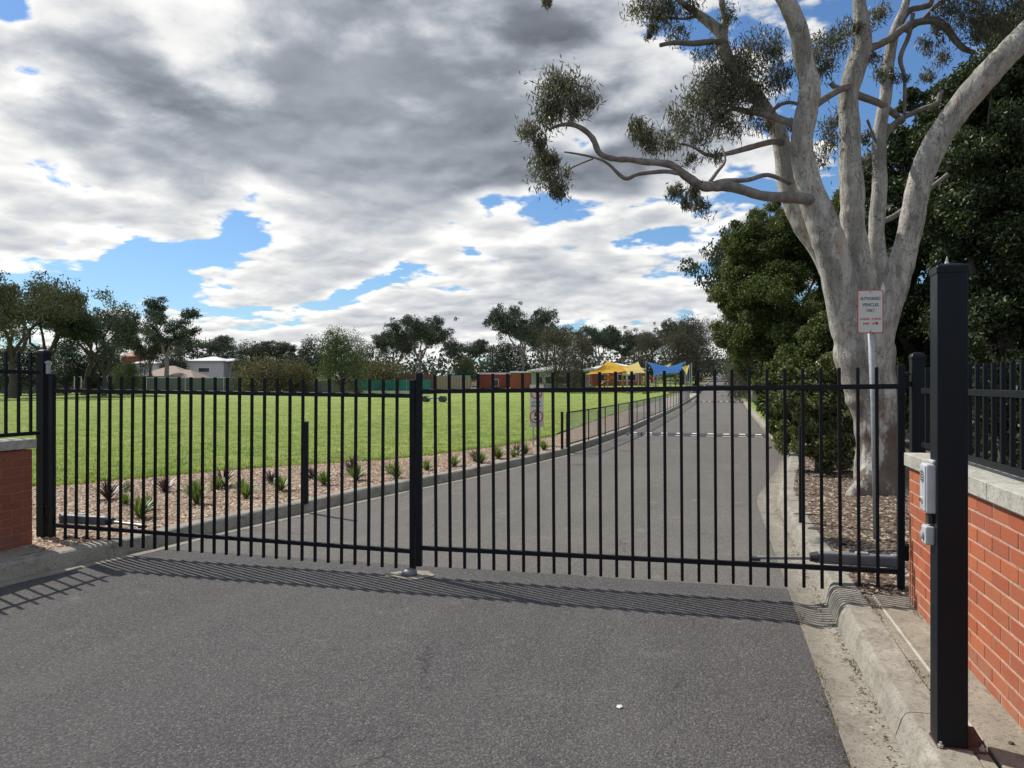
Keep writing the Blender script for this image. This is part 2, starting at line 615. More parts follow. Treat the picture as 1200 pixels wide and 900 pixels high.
M['gravel'] = m_mulch('pink gravel mulch', [(0.13, 0.085, 0.06), (0.26, 0.19, 0.135), (0.38, 0.30, 0.215), (0.55, 0.46, 0.35)])
M['litter'] = m_mulch('bark litter ground', [(0.05, 0.036, 0.027), (0.10, 0.073, 0.053), (0.17, 0.128, 0.095), (0.30, 0.245, 0.175)], 34)
M['dirt'] = m_mulch('dry soil', [(0.10, 0.08, 0.05), (0.15, 0.12, 0.08), (0.19, 0.16, 0.10), (0.25, 0.22, 0.14)], 18)
M['palepath'] = m_mulch('pale gravel path', [(0.40, 0.32, 0.26), (0.47, 0.38, 0.31), (0.52, 0.43, 0.35), (0.58, 0.49, 0.40)], 60)


def m_islands(name, stops, rough=0.9, trans=0.0, spec=0.2, mott=0):
    """colour picked per separate piece (leaf, chip)"""
    m, g, bs = newmat(name)
    gn = g.n('ShaderNodeNewGeometry')
    r = S(g, gn.outputs['Random Per Island'])
    p = S(g, gn.outputs['Position'])
    c = g.ramp(r, stops)
    c = g.mix(g.ss(g.noise(p, 0.9, 3, 0.6), 0.35, 0.7) * 0.55, c, tuple(x * 0.62 for x in stops[len(stops) // 2][1]))
    if mott:
        f_ = g.noise(p, mott, 5, 0.7)
        c = g.mix(g.ss(f_, 0.48, 0.38) * 0.8, c, (0.085, 0.135, 0.022))
        c = g.mix(g.ss(f_, 0.52, 0.68) * 0.7, c, (0.50, 0.52, 0.19))
    g.put(bs.inputs['Base Color'], c)
    bs.inputs['Roughness'].default_value = rough
    bs.inputs['Specular IOR Level'].default_value = spec
    if trans > 0:
        tr = g.n('ShaderNodeBsdfTranslucent')
        tcol = g.vm('MULTIPLY', c, (1.3, 1.35, 0.7))
        g.put(tr.inputs['Color'], tcol)
        mx = g.n('ShaderNodeMixShader')
        mx.inputs[0].default_value = trans
        out = [n for n in g.nt.nodes if n.type == 'OUTPUT_MATERIAL'][0]
        g.nt.links.new(bs.outputs[0], mx.inputs[1])
        g.nt.links.new(tr.outputs[0], mx.inputs[2])
        g.nt.links.new(mx.outputs[0], out.inputs[0])
    return m


M['chips'] = m_islands('gravel chips', [(0.0, (0.07, 0.042, 0.03)), (0.35, (0.21, 0.135, 0.095)), (0.7, (0.38, 0.275, 0.195)), (1.0, (0.66, 0.54, 0.41))])
M['bark'] = m_islands('fallen bark and leaves', [(0.0, (0.035, 0.026, 0.02)), (0.4, (0.10, 0.072, 0.055)), (0.75, (0.21, 0.155, 0.115)), (1.0, (0.50, 0.43, 0.32))])
M['gumleaf'] = m_islands('gum leaf', [(0.0, (0.06, 0.066, 0.045)), (0.5, (0.115, 0.122, 0.080)), (0.85, (0.18, 0.18, 0.125)), (1.0, (0.25, 0.16, 0.10))], 0.5, 0.22, 0.5)
M['greenleaf'] = m_islands('broad green leaf', [(0.0, (0.022, 0.038, 0.012)), (0.5, (0.055, 0.084, 0.024)), (0.85, (0.115, 0.145, 0.040)), (1.0, (0.30, 0.30, 0.12))], 0.55, 0.30, 0.25)
M['darkleaf'] = m_islands('dark green leaf', [(0.0, (0.015, 0.03, 0.0125)), (0.5, (0.0325, 0.0562, 0.02)), (0.88, (0.0688, 0.1, 0.0312)), (1.0, (0.2, 0.1875, 0.075))], 0.5, 0.18, 0.4)
M['oliveleaf'] = m_islands('olive shrub leaf', [(0.0, (0.0455, 0.065, 0.0208)), (0.5, (0.0975, 0.1235, 0.039)), (0.85, (0.182, 0.2015, 0.065)), (1.0, (0.39, 0.325, 0.169))], 0.5, 0.22, 0.4)
M['fargum'] = m_islands('distant gum foliage', [(0.0, (0.0525, 0.063, 0.039)), (0.5, (0.093, 0.108, 0.063)), (0.9, (0.1425, 0.15, 0.09)), (1.0, (0.24, 0.195, 0.135))], 0.75, 0.12, 0.2)  # distant foliage colours from here lightened to stand for haze
M['fardark'] = m_islands('distant dark foliage', [(0.0, (0.0351, 0.0527, 0.0435)), (0.5, (0.0683, 0.0897, 0.0653)), (1.0, (0.1268, 0.156, 0.0979))], 0.75, 0.12, 0.2)  # also greyed towards blue, haze put into the leaf colour
M['fargrey'] = m_islands('distant casuarina foliage', [(0.0, (0.06, 0.058, 0.045)), (0.5, (0.10, 0.094, 0.070)), (1.0, (0.16, 0.145, 0.105))], 0.8, 0.12, 0.2)
M['farmid'] = m_islands('distant mid green foliage', [(0.0, (0.0562, 0.0775, 0.035)), (0.5, (0.1063, 0.1375, 0.0625)), (1.0, (0.175, 0.2, 0.1))], 0.75, 0.15, 0.2)
M['farflower'] = m_islands('distant flowering hedge foliage', [(0.0, (0.06, 0.06, 0.035)), (0.5, (0.095, 0.10, 0.055)), (0.8, (0.20, 0.17, 0.10)), (1.0, (0.50, 0.44, 0.22))], 0.8, 0.12, 0.2)
M['flaxgreen'] = m_islands('green flax leaf', [(0.0, (0.07, 0.12, 0.025)), (0.6, (0.16, 0.22, 0.05)), (1.0, (0.34, 0.38, 0.12))], 0.45, 0.25, 0.5)
M['flaxred'] = m_islands('purple flax leaf', [(0.0, (0.035, 0.018, 0.022)), (0.6, (0.07, 0.035, 0.042)), (1.0, (0.16, 0.09, 0.08))], 0.45, 0.12, 0.5)
M['blade'] = m_islands('grass blade', [(0.0, (0.10, 0.15, 0.030)), (0.4, (0.21, 0.32, 0.055)), (0.8, (0.34, 0.44, 0.10)), (1.0, (0.52, 0.48, 0.24))], 0.6, 0.35, 0.3, 3.2)
M['weed'] = m_islands('weed leaf', [(0.0, (0.05, 0.06, 0.02)), (1.0, (0.20, 0.19, 0.07))], 0.6, 0.25, 0.3)


def m_grass():
    m, g, bs = newmat('mown grass')
    p = pos(g)
    f = g.noise(p, 0.35, 6, 0.6)
    f2 = g.noise(p, 3.2, 6, 0.75)
    f3 = g.noise(p, 38.0, 4, 0.7)
    f4 = g.noise(p, 1.1, 7, 0.7)
    c = g.mix(g.ss(f, 0.32, 0.68), (0.165, 0.265, 0.040), (0.29, 0.385, 0.075))
    c = g.mix(g.ss(f4, 0.50, 0.60) * 0.7, c, (0.40, 0.38, 0.13))
    c = g.mix(g.ss(g.noise(p, 0.55, 5, 0.7), 0.54, 0.62) * 0.55, c, (0.12, 0.20, 0.032))
    c = g.mix(g.ss(f2, 0.50, 0.62) * 0.75, c, (0.42, 0.47, 0.14))
    c = g.mix(g.ss(f2, 0.48, 0.37) * 0.8, c, (0.075, 0.125, 0.020))
    c = g.mix(g.ss(f3, 0.42, 0.7) * 0.5, c, (0.09, 0.12, 0.025))
    c = g.mix(g.ss(g.noise(p, 9.0, 3, 0.7), 0.60, 0.70) * 0.6, c, (0.50, 0.47, 0.24))
    c = g.mix(g.ss(g.noise(p, 0.16, 4, 0.6), 0.56, 0.68) * 0.45, c, (0.34, 0.31, 0.13))
    g.put(bs.inputs['Base Color'], c)
    bs.inputs['Roughness'].default_value = 0.9
    bs.inputs['Specular IOR Level'].default_value = 0.15
    bump(g, bs, f3 + f2, 1.0, 0.06)
    return m


M['grass'] = m_grass()


def m_gumbark():
    m, g, bs = newmat('smooth gum bark')
    p = pos(g)
    st = g.vm('MULTIPLY', p, (1.0, 1.0, 0.35))
    f = g.noise(st, 3.2, 7, 0.62, 0.4)
    f2 = g.noise(g.vm('MULTIPLY', p, (1.0, 1.0, 0.5)), 10.0, 6, 0.7, 0.8)
    f3 = g.noise(g.vm('MULTIPLY', p, (1.0, 1.0, 2.2)), 26.0, 5, 0.65, 1.0)
    flow = g.noise(g.vm('MULTIPLY', p, (1.0, 1.0, 0.22)), 9.0, 4, 0.55, 0.9)
    c = g.mix(g.ss(f, 0.36, 0.60), (0.30, 0.285, 0.255), (0.56, 0.53, 0.475))
    c = g.mix(g.ss(flow, 0.52, 0.60) * 0.55, c, (0.27, 0.245, 0.215))
    c = g.mix(g.ss(f, 0.57, 0.66) * 0.65, c, (0.42, 0.30, 0.22))
    c = g.mix(g.ss(f2, 0.56, 0.62) * 0.6, c, (0.16, 0.135, 0.12))
    c = g.mix(g.ss(f3, 0.61, 0.67) * 0.75, c, (0.08, 0.068, 0.06))
    scar = g.noise(g.vm('MULTIPLY', p, (1.0, 1.0, 0.28)), 7.0, 5, 0.6, 1.6)
    c = g.mix(g.ss(g.m('ABSOLUTE', scar - 0.5), 0.012, 0.002) * 0.8, c, (0.05, 0.045, 0.04))
    sz = g.sep(p)[2]
    low = g.ss(sz, 2.6, 0.9) * g.ss(g.noise(g.vm('MULTIPLY', p, (1.0, 1.0, 0.5)), 2.4, 5, 0.65), 0.44, 0.52)
    c = g.mix(low * 0.85, c, (0.13, 0.085, 0.06))  # brown patches low down: bark colour with trunk shade painted in
    g.put(bs.inputs['Base Color'], c)
    bs.inputs['Roughness'].default_value = 0.8
    bs.inputs['Specular IOR Level'].default_value = 0.25
    bump(g, bs, f2 * 0.6 + f3 * 0.4 + flow * 1.0, 1.0, 0.04)
    return m


M['gumbark'] = m_gumbark()
M['shadebark'] = simple('grey brown shaded limb bark', (0.20, 0.175, 0.155), 0.85, 0, 0.35, 9, 0.5, dirt=(0.10, 0.085, 0.075))  # branch bark, colour darkened to stand for shade on the limbs
M['darkbark'] = simple('dark bark', (0.075, 0.06, 0.05), 0.9, 0, 0.3, 6, 0.4)
M['palebark'] = simple('pale far bark', (0.22, 0.19, 0.165), 0.9, 0, 0.3, 6, 0.4)


# ------------------------------------------------------------------ terrain
def H(x, y):
    y = np.asarray(y, dtype=float)
    return 0.006 * np.clip(y - 20, 0, 70) + 0.030 * np.clip(y - 90, 0, 130)


def H1(y):
    return float(H(0, y))


def strip(name, ys, fl, fr, dz, nx, mat, kind='structure', jitter=0.0, parent=None, fz=None):
    V, F = [], []
    for y in ys:
        a, b = fl(y), fr(y)
        for i in range(nx + 1):
            x = a + (b - a) * i / nx
            z = H1(y) + dz + (random.uniform(-jitter, jitter) if jitter and 0 < i < nx else 0)
            if fz: z += fz(x, y)
            V.append((x, y, z))
    for j in range(len(ys) - 1):
        for i in range(nx):
            k = j * (nx + 1) + i
            F.append((k, k + 1, k + nx + 2, k + nx + 1))
    o = link(name, np_mesh(name, V, F, True), parent, mat)
    if kind:
        o['kind'] = kind
    return o


LK = np.array([(-6.2, -4), (-6.2, 5.4), (-6.06, 6.2), (-5.92, 6.85), (-5.78, 7.94), (-5.50, 9.41), (-5.21, 11), (-4.95, 12.16), (-4.53, 13.94), (-4.08, 16.35), (-3.66, 18.8), (-3.32, 22.45), (-2.97, 28), (-2.6, 40), (-2.25, 54), (-2.0, 85), (-1.0, 150), (0.5, 230)])
RK = np.array([(0.87, -4), (0.87, 9.97), (0.92, 12.4), (1.15, 14.5), (1.42, 16.6), (1.68, 19.5), (1.75, 26), (1.86, 42), (2.45, 83), (4.2, 150), (6, 230)])
RG = np.array([(0.62, -4), (0.60, 12.0), (0.66, 12.8), (0.90, 14.5), (1.19, 16.5), (1.56, 19.5), (1.66, 26), (1.77, 42), (2.36, 83), (4.1, 150), (5.9, 230)])
GE = np.array([(-15.5, 6), (-10.36, 10.12), (-9.86, 11.0), (-9.4, 12.0), (-8.74, 13.2), (-8.0, 14.2), (-7.2, 15.0), (-6.6, 16.0), (-6.05, 18.0), (-5.5, 19.5), (-4.9, 24), (-5.0, 36), (-4.6, 60), (-4.2, 100), (-3.0, 150), (-2.4, 230)])


def fx(P_):
    return lambda y: float(np.interp(y, P_[:, 1], P_[:, 0]))


lk, rk, rg_, ge = fx(LK), fx(RK), fx(RG), fx(GE)


def ysamp(a, b):
    out = [a]
    while out[-1] < b:
        out.append(min(b, out[-1] + max(0.25, min(6.0, 0.03 * abs(out[-1])))))
    return out


# the ground: one sheet to the horizon
gx = np.concatenate([-np.geomspace(1600, 20, 14), np.linspace(-12, 12, 7), np.geomspace(20, 1600, 14)])
gy = np.concatenate([[-1500, -600, -200, -60, -20], np.linspace(-8, 230, 60), [300, 500, 900, 1600]])
V = [(x, y, H1(y) - 0.06) for y in gy for x in gx]
nxg = len(gx)
F = [(j * nxg + i, j * nxg + i + 1, (j + 1) * nxg + i + 1, (j + 1) * nxg + i) for j in range(len(gy) - 1) for i in range(nxg - 1)]
tag(link('ground', np_mesh('ground', V, F), None, M['dirt']), kind='structure')
# street behind the entrance and the entrance apron, then the driveway beyond the gate
strip('street', [-40, -20, -4.0], lambda y: -60, lambda y: 60, 0.0, 20, M['asphalt_new'])
strip('entrance_apron', ysamp(-4.0, 7.05), lk, lambda y: rg_(y), 0.0, 14, M['asphalt_new'], jitter=0.003)
strip('driveway', ysamp(7.05, 230), lk, lambda y: rg_(y), 0.0, 10, M['asphalt_old'], jitter=0.002)
# concrete gutter with a shallow dish
gy_ = ysamp(-4, 19.5)
strip('gutter', gy_, rg_, lambda y: rk(y) + 0.005, 0.004, 5, M['gutter'], fz=lambda x, y: -0.022 * math.sin(math.pi * min(1, max(0, (x - rg_(y)) / max(.01, (rk(y) - rg_(y)))))))
strip('gutter_lip', ysamp(-4, 60), lk, lambda y: lk(y) + 0.17, 0.004, 1, M['gutter'])


def kerb(name, f, side, mat, y0, y1, top=0.16):
    """kerb cut into cast lengths; each length is one piece"""
    root = empty(name, (f(y0), y0, 0))
    root['kind'] = 'structure'
    inv = Vector((-f(y0), -y0, 0))
    y = y0
    seg = 2.4
    while y < y1 - 0.05:
        ye = min(y1, y + (seg if y < 30 else seg * 3))
        n = max(2, int((ye - y) / 0.4)) if y < 30 else 3
        mb = MB()
        prof = [(-0.0, -0.05), (0.0, 0.015), (0.03 * side, 0.11), (0.045 * side, 0.135), (0.07 * side, 0.15), (0.07 * side + top * side, 0.152), (0.07 * side + top * side, -0.05)]
        gap = 0.006
        ys = np.linspace(y + gap / 2, ye - gap / 2, n + 1)
        b = 0
        for yy in ys:
            for (dx_, dz_) in prof:
                j = random.uniform(-.0025, .0025) if 0 < dz_ < .16 else 0
                mb.v.append((f(yy) + dx_ + j + inv.x, yy + inv.y, H1(yy) + dz_ + j))
        k = len(prof)
        for i in range(n):
            for q in range(k - 1):
                mb.f.append((i * k + q, i * k + q + 1, (i + 1) * k + q + 1, (i + 1) * k + q))
        mb.f.append(tuple(range(k)))
        mb.f.append(tuple(n * k + q for q in reversed(range(k))))
        mb.build('kerb_length', mat, root, smooth=False)
        y = ye
    return root


kerb('right_kerb', rk, 1, M['kerb'], -3.0, 150)
kerb('left_kerb', lk, -1, M['kerb'], -3.0, 150)

# right side: footpath slabs between kerb and wall, each slab a piece with a recessed joint
fp = empty('footpath', (1.1, 0, 0))
fp['kind'] = 'structure'
yb = [-3.0, -1.2, 0.55, 2.3, 3.62, 5.0, 6.50]
for a, b in zip(yb[:-1], yb[1:]):
    MB().box(((1.112 + 1.175) / 2 - 1.1, (a + b) / 2, 0.06), (0.058, b - a - 0.008, 0.168)).build('edge_slab', M['path'], fp, 0.006)
    MB().box(((1.190 + 1.47) / 2 - 1.1, (a + b) / 2, 0.06), (0.28, b - a - 0.008, 0.172)).build('slab', M['path'], fp, 0.005)
MB().box((1.1815 - 1.1, 5.2, 0.063), (0.011, 2.5, 0.172)).build('edging_strip', M['edging'], fp)
# strip of paving between the left kerb and the left wall
fl_ = empty('left_footpath', (-6.6, 0, 0))
fl_['kind'] = 'structure'
yb = [-3.0, -0.5, 2.0, 4.5, 6.35]
for a, b in zip(yb[:-1], yb[1:]):
    MB().box((-0.0, (a + b) / 2, 0.06), (0.32, b - a - 0.01, 0.17)).build('slab', M['path'], fl_, 0.006)

# soil and mulch beds, lawns
strip('bark_mulch_bed', ysamp(6.45, 19.5), lambda y: rk(y) + 0.22, lambda y: 9.0, 0.135, 40, M['litter'], jitter=0.03)
strip('verge_soil', [-3, 2, 6.45], lambda y: 1.47, lambda y: 12, 0.10, 8, M['litter'], jitter=0.02)
strip('gravel_bed', ysamp(6.0, 42), lambda y: ge(y) + 0.03, lambda y: lk(y) - 0.22, 0.135, 24, M['gravel'], jitter=0.012)
strip('back_bed', [-3, 1, 6.0], lambda y: -14, lambda y: -6.95, 0.12, 8, M['gravel'], jitter=0.01)
strip('right_undergrowth', ysamp(19.5, 150), lambda y: rk(y) + 2.6, lambda y: 22.0, 0.148, 8, M['litter'], jitter=.02)
strip('right_lawn', ysamp(19.5, 150), lambda y: rk(y) + 0.22, lambda y: rk(y) + 2.6, 0.15, 8, M['grass'])
strip('gravel_path', ysamp(42, 120), lambda y: ge(y) + 0.03, lambda y: lk(y) - 0.22, 0.135, 2, M['palepath'])


def lawn():
    ys = ysamp(-3, 97)
    return strip('playing_field', ys, lambda y: -170, lambda y: ((ge(y) + 0.05 * math.sin(y * 9.1) + 0.05 * math.sin(y * 23.7)) if y > 6 else -14.5), 0.15, 60, M['grass'])


lawn()
strip('far_verge', ysamp(97, 230), lambda y: -30, lambda y: ge(y), 0.15, 6, M['grass'])
# soil edge and the far cross road hint: a pale line marked on the field
strip('field_line', [69.2, 69.45], lambda y: -70, lambda y: -44, 0.158, 4, M['white'])


# ------------------------------------------------------------------ scattered stuff
def scatter_chips(name, n, reg, size, mat, flat=0.5):
    """little four sided chips lying on the bed; reg() gives x,y,z arrays"""
    x, y, z = reg(n)
    n = len(x)
    base_ = np.array([(1, 0, 0), (-.5, .8, 0), (-.5, -.8, 0), (0, 0, .9)], dtype=float)
    s = size * rng.uniform(0.5, 1.5, n)
    th = rng.uniform(0, 6.28, n)
    asp = rng.uniform(0.35, 1.0, n)
    v = np.repeat(base_[None], n, 0)
    v[:, :, 1] *= asp[:, None]
    v[:, :, 2] *= flat
    v[:, :3, 2] += rng.uniform(-0.35, 0.35, (n, 3)) * flat
    c, s_ = np.cos(th), np.sin(th)
    vx = v[:, :, 0] * c[:, None] - v[:, :, 1] * s_[:, None]
    vy = v[:, :, 0] * s_[:, None] + v[:, :, 1] * c[:, None]
    out = np.stack([vx * s[:, None] + x[:, None], vy * s[:, None] + y[:, None], v[:, :, 2] * s[:, None] + z[:, None]], 2)
    f = np.array([(0, 1, 3), (1, 2, 3), (2, 0, 3)])
    Fc = (np.arange(n)[:, None, None] * 4 + f[None]).reshape(-1, 3)
    o = link(name, np_mesh(name, out.reshape(-1, 3), Fc), None, mat)
    o['kind'] = 'stuff'
    return o


lkv = lambda y: np.interp(y, LK[:, 1], LK[:, 0])
gev = lambda y: np.interp(y, GE[:, 1], GE[:, 0])
rkv = lambda y: np.interp(y, RK[:, 1], RK[:, 0])


def reg_left(n):
    y = 6.2 + 16 * rng.random(n) ** 1.5
    t = rng.random(n)
    x = gev(y) + (lkv(y) - 0.24 - gev(y)) * t
    k = x > -13
    return x[k], y[k], H(x[k], y[k]) + 0.140


def reg_right(n):
    y = 6.5 + 11 * rng.random(n) ** 1.3
    x = rkv(y) + 0.24 + 5.5 * rng.random(n) ** 1.4
    return x, y, 0.145 + 0 * x


tag(scatter_chips('gravel_chips', 52000, reg_left, 0.026, M['chips']), 'loose pink and buff gravel chips covering the planted bed inside the left kerb', 'gravel')
tag(scatter_chips('bark_litter', 30000, reg_right, 0.034, M['bark'], 0.4), 'fallen bark and dry leaves under the white trunked gum', 'leaf litter')


def reg_gut(n):
    y = rng.uniform(2.5, 14, n)
    x = rkv(y) - np.abs(rng.normal(0, 0.05, n)) - 0.01
    return x, y, 0.0 + 0 * x


tag(scatter_chips('gutter_litter', 900, reg_gut, 0.011, M['bark'], 0.4), 'fine dry leaf litter caught along the right gutter', 'leaf litter')


def blades(name, n, reg, h, w, mat, label, cat):
    x, y, z = reg(n)
    n = len(x)
    hh = h * rng.uniform(0.5, 1.3, n)
    th = rng.uniform(0, 6.28, n)
    ww = w * rng.uniform(0.6, 1.3, n)
    lx, ly = rng.normal(0, 0.45, n) * hh, rng.normal(0, 0.45, n) * hh
    a = np.stack([x - np.cos(th) * ww, y - np.sin(th) * ww, z], 1)
    b = np.stack([x + np.cos(th) * ww, y + np.sin(th) * ww, z], 1)
    c = np.stack([x + lx, y + ly, z + hh], 1)
    Vv = np.stack([a, b, c], 1).reshape(-1, 3)
    o = link(name, np_mesh(name, Vv, np.arange(n * 3).reshape(-1, 3)), None, mat)
    return tag(o, label, cat, kind='stuff')


def reg_field(n):
    # dense near the bed edge, thinning with distance; across the view
    d = 10.5 + 50 * rng.random(n) ** 1.9
    px = rng.uniform(-60, 760, n)
    X = (px - 600) / 900 * d
    x = X * CS - d * SN
    y = X * SN + d * CS
    k = (x < gev(y) + 0.05 * rng.normal(0, 1, n)) & (y > 6.5)
    x, y = x[k], y[k]
    return x, y, H(x, y) + 0.145


blades('grass_blades', 140000, reg_field, 0.055, 0.007, M['blade'], 'short mown green grass standing across the playing field', 'grass')


def reg_edge(n):
    y = 9.8 + 14 * rng.random(n) ** 1.4
    x = gev(y) + np.abs(rng.normal(0, 0.07, n)) + 0.05 * np.sin(y * 5)
    return x, y, H(x, y) + 0.142


blades('edge_grass', 5000, reg_edge, 0.07, 0.008, M['blade'], 'longer unmown grass creeping from the lawn onto the gravel bed', 'grass')


def reg_weed(n):
    c = [(0.60, 3.9), (0.62, 5.0), (0.62, 6.2), (0.60, 4.4), (1.11, 5.9), (1.11, 6.35), (1.10, 4.6), (1.11, 4.85), (1.39, 6.05), (1.11, 6.1), (0.86, 5.2), (0.62, 4.7), (0.87, 4.6), (2.3, 9.6), (2.25, 9.8)]
    i = rng.integers(0, len(c), n)
    cx = np.array([q[0] for q in c])[i]
    cy = np.array([q[1] for q in c])[i]
    z = np.where(cx > 1.0, 0.145, np.where(cx > 0.8, 0.0, 0.0))
    big = np.where(cx > 2, 0.12, 0.03)
    return cx + rng.normal(0, 1, n) * big * .6, cy + rng.normal(0, 1, n) * big * 3.6, z


blades('weeds', 1000, reg_weed, 0.018, 0.003, M['weed'], 'small green weeds growing in the joints of kerb, gutter and footpath', 'weeds')


# ------------------------------------------------------------------ gate leaves
GY = 6.68
PICK = MB().box((0, 0, 0.5), (0.025, 0.025, 1.0)).mesh('picket', 0.002)
PICK.materials.append(M['black'])


def picket(parent, x, y, z0, z1, lean=0.0):
    o = bpy.data.objects.new('picket', PICK)
    COL.objects.link(o)
    o.parent = parent
    o.location = (x, y, z0)
    o.scale = (1, 1, z1 - z0)
    o.rotation_euler = (0, lean, 0)
    return o


def gate_leaf(x0, x1, label, tz0, tz1, bz0, bz1, hinge_left):
    """x0..x1 along the gate line; rail heights at both ends"""
    root = empty('driveway_gate', ((x0 if hinge_left else x1), GY, 0))
    tag(root, label, 'gate', 'two leaves of the black driveway gate')
    ox = root.location.x
    L = x1 - x0
    tz = lambda x: tz0 + (tz1 - tz0) * (x - x0) / L
    bz = lambda x: bz0 + (bz1 - bz0) * (x - x0) / L
    lean = math.atan2(((tz1 - tz0) + (bz1 - bz0)) / 2, L)
    n = 28
    e = 0.055
    for i in range(n):
        x = x0 + e + (L - 2 * e) * (i + 1) / (n + 1)
        picket(root, x - ox, 0, bz(x) - 0.17, tz(x) + 0.155, -lean * 0.6)
    for nm, f in (('top_rail', tz), ('bottom_rail', bz)):
        MB().bar((x0 + 0.02 - ox, 0.001, f(x0)), (x1 - 0.02 - ox, 0.001, f(x1)), 0.036, 0.040).build(nm, M['black'], root, 0.003)
    fr = x1 - 0.027 if hinge_left else x0 + 0.027
    hg = x0 + 0.027 if hinge_left else x1 - 0.027
    MB().box((fr - ox, 0, (bz(fr) - 0.17 + tz(fr) + (0.15 if hinge_left else 0.175)) / 2), (0.05, 0.05, tz(fr) - bz(fr) + (0.32 if hinge_left else 0.345))).build('closing_stile', M['black'], root, 0.003)
    MB().box((hg - ox, 0, (bz(hg) - 0.20 + tz(hg) + 0.17) / 2), (0.052, 0.05, tz(hg) - bz(hg) + 0.37)).build('hinge_stile', M['black'], root, 0.003)
    return root


gl = gate_leaf(-6.875, -2.695, 'left leaf of the closed black picket driveway gate, hinged at the left post', 1.712, 1.670, 0.272, 0.222, True)
gr = gate_leaf(-2.685, 1.452, 'right leaf of the closed black picket driveway gate, hinged beside the right brick wall', 1.710, 1.762, 0.258, 0.292, False)


def hinge_post(x, y, top, label, hx):
    root = empty('hinge_post', (x, y, 0.10))
    tag(root, label, 'post', 'steel posts carrying the gate leaves')
    MB().box((0, 0, (top - 0.1) / 2), (0.10, 0.10, top - 0.1)).build('post', M['black'], root, 0.006, seg=2)
    MB().lathe((0, 0, top - 0.10), [(0.074, -0.03), (0.076, 0.0), (0.062, 0.022), (0.03, 0.034), (0.002, 0.037)], 4).build('cap', M['black'], root, 0.004).rotation_euler = (0, 0, R(45))
    for z in (1.95 if x < 0 else 1.80, 0.42):
        MB().lathe((hx, -0.02, z - 0.1), [(0.024, -0.06), (0.024, 0.05), (0.036, 0.052), (0.034, 0.066), (0.014, 0.078)], 12).build('hinge', M['galv'] if (z > 1 and x < 0) else M['black'], root)
        MB().box((hx / 2, -0.02, z - 0.12), (abs(hx), 0.03, 0.04)).build('hinge_arm', M['black'], root)
    return root


hinge_post(-6.985, 6.70, 2.115, 'capped black hinge post at the end of the left brick wall', 0.085)
hinge_post(1.572, 6.80, 2.0, 'capped black hinge post behind the end of the right brick wall', -0.09)


# gate motors
def opener(x0, sgn, label, z):
    root = empty('gate_opener', (x0, GY + 0.12, z))
    tag(root, label, 'gate motor', 'ram openers fixed low behind the gate leaves')
    MB().box((sgn * 0.34, 0, 0), (0.60, 0.085, 0.095)).build('housing', M['motor'], root, 0.018, seg=2)
    MB().box((sgn * 0.30, 0, 0.052), (0.10, 0.05, 0.02)).build('release_cover', M['galv'], root, 0.006)
    MB().box((sgn * 0.05, 0, 0), (0.06, 0.05, 0.11)).build('bracket', M['galv'], root, 0.004)
    MB().tube([(sgn * 0.64, 0, 0.0), (sgn * 0.70, 0, 0.0)], [0.05, 0.036], 12).build('seal_cap', M['darkbox'], root)
    MB().tube([(sgn * 0.68, 0, -0.01), (sgn * 1.12, -0.05, -0.02)], 0.015, 8).build('ram_rod', M['chrome'], root)
    MB().box((sgn * 1.13, -0.07, -0.025), (0.07, 0.06, 0.03)).build('end_bracket', M['darkbox'], root, 0.004)


opener(-6.88, 1, 'grey ram opener low behind the left gate leaf by its post', 0.325)
opener(1.46, -1, 'grey ram opener low behind the right gate leaf near the brick wall', 0.345)

# centre stop
r_ = empty('gate_stop', (-2.74, 6.66, 0.0))
tag(r_, 'small domed steel stop on a cracked cement patch where the gate leaves meet', 'gate stop')
cp = MB()
ring = [(0.22 * (1 + random.uniform(-.35, .25)) * math.cos(a), 0.16 * (1 + random.uniform(-.3, .3)) * math.sin(a), 0.001) for a in np.linspace(0, 6.28, 19)[:-1]]
cp.poly_prism(ring, (0, 0, 0.010))
cp.build('cement_patch', M['path'], r_, 0.003)
MB().lathe((0, -0.02, 0.015), [(0.075, 0.0), (0.07, 0.03), (0.05, 0.05), (0.02, 0.058)], 14).build('dome', M['motor'], r_, smooth=True)

# ------------------------------------------------------------------ brick walls
BR = MB().box((0, 0, 0), (0.108, 0.230, 0.076)).mesh('brick', 0.0035)
BR.materials.append(M['brick'])
HB = MB().box((0, 0, 0), (0.108, 0.108, 0.076)).mesh('half_brick', 0.0035)
HB.materials.append(M['brick'])
BRO, HBO = BR.copy(), HB.copy()
BRO.materials.clear(); BRO.materials.append(M['brickshade'])
HBO.materials.clear(); HBO.materials.append(M['brickshade'])


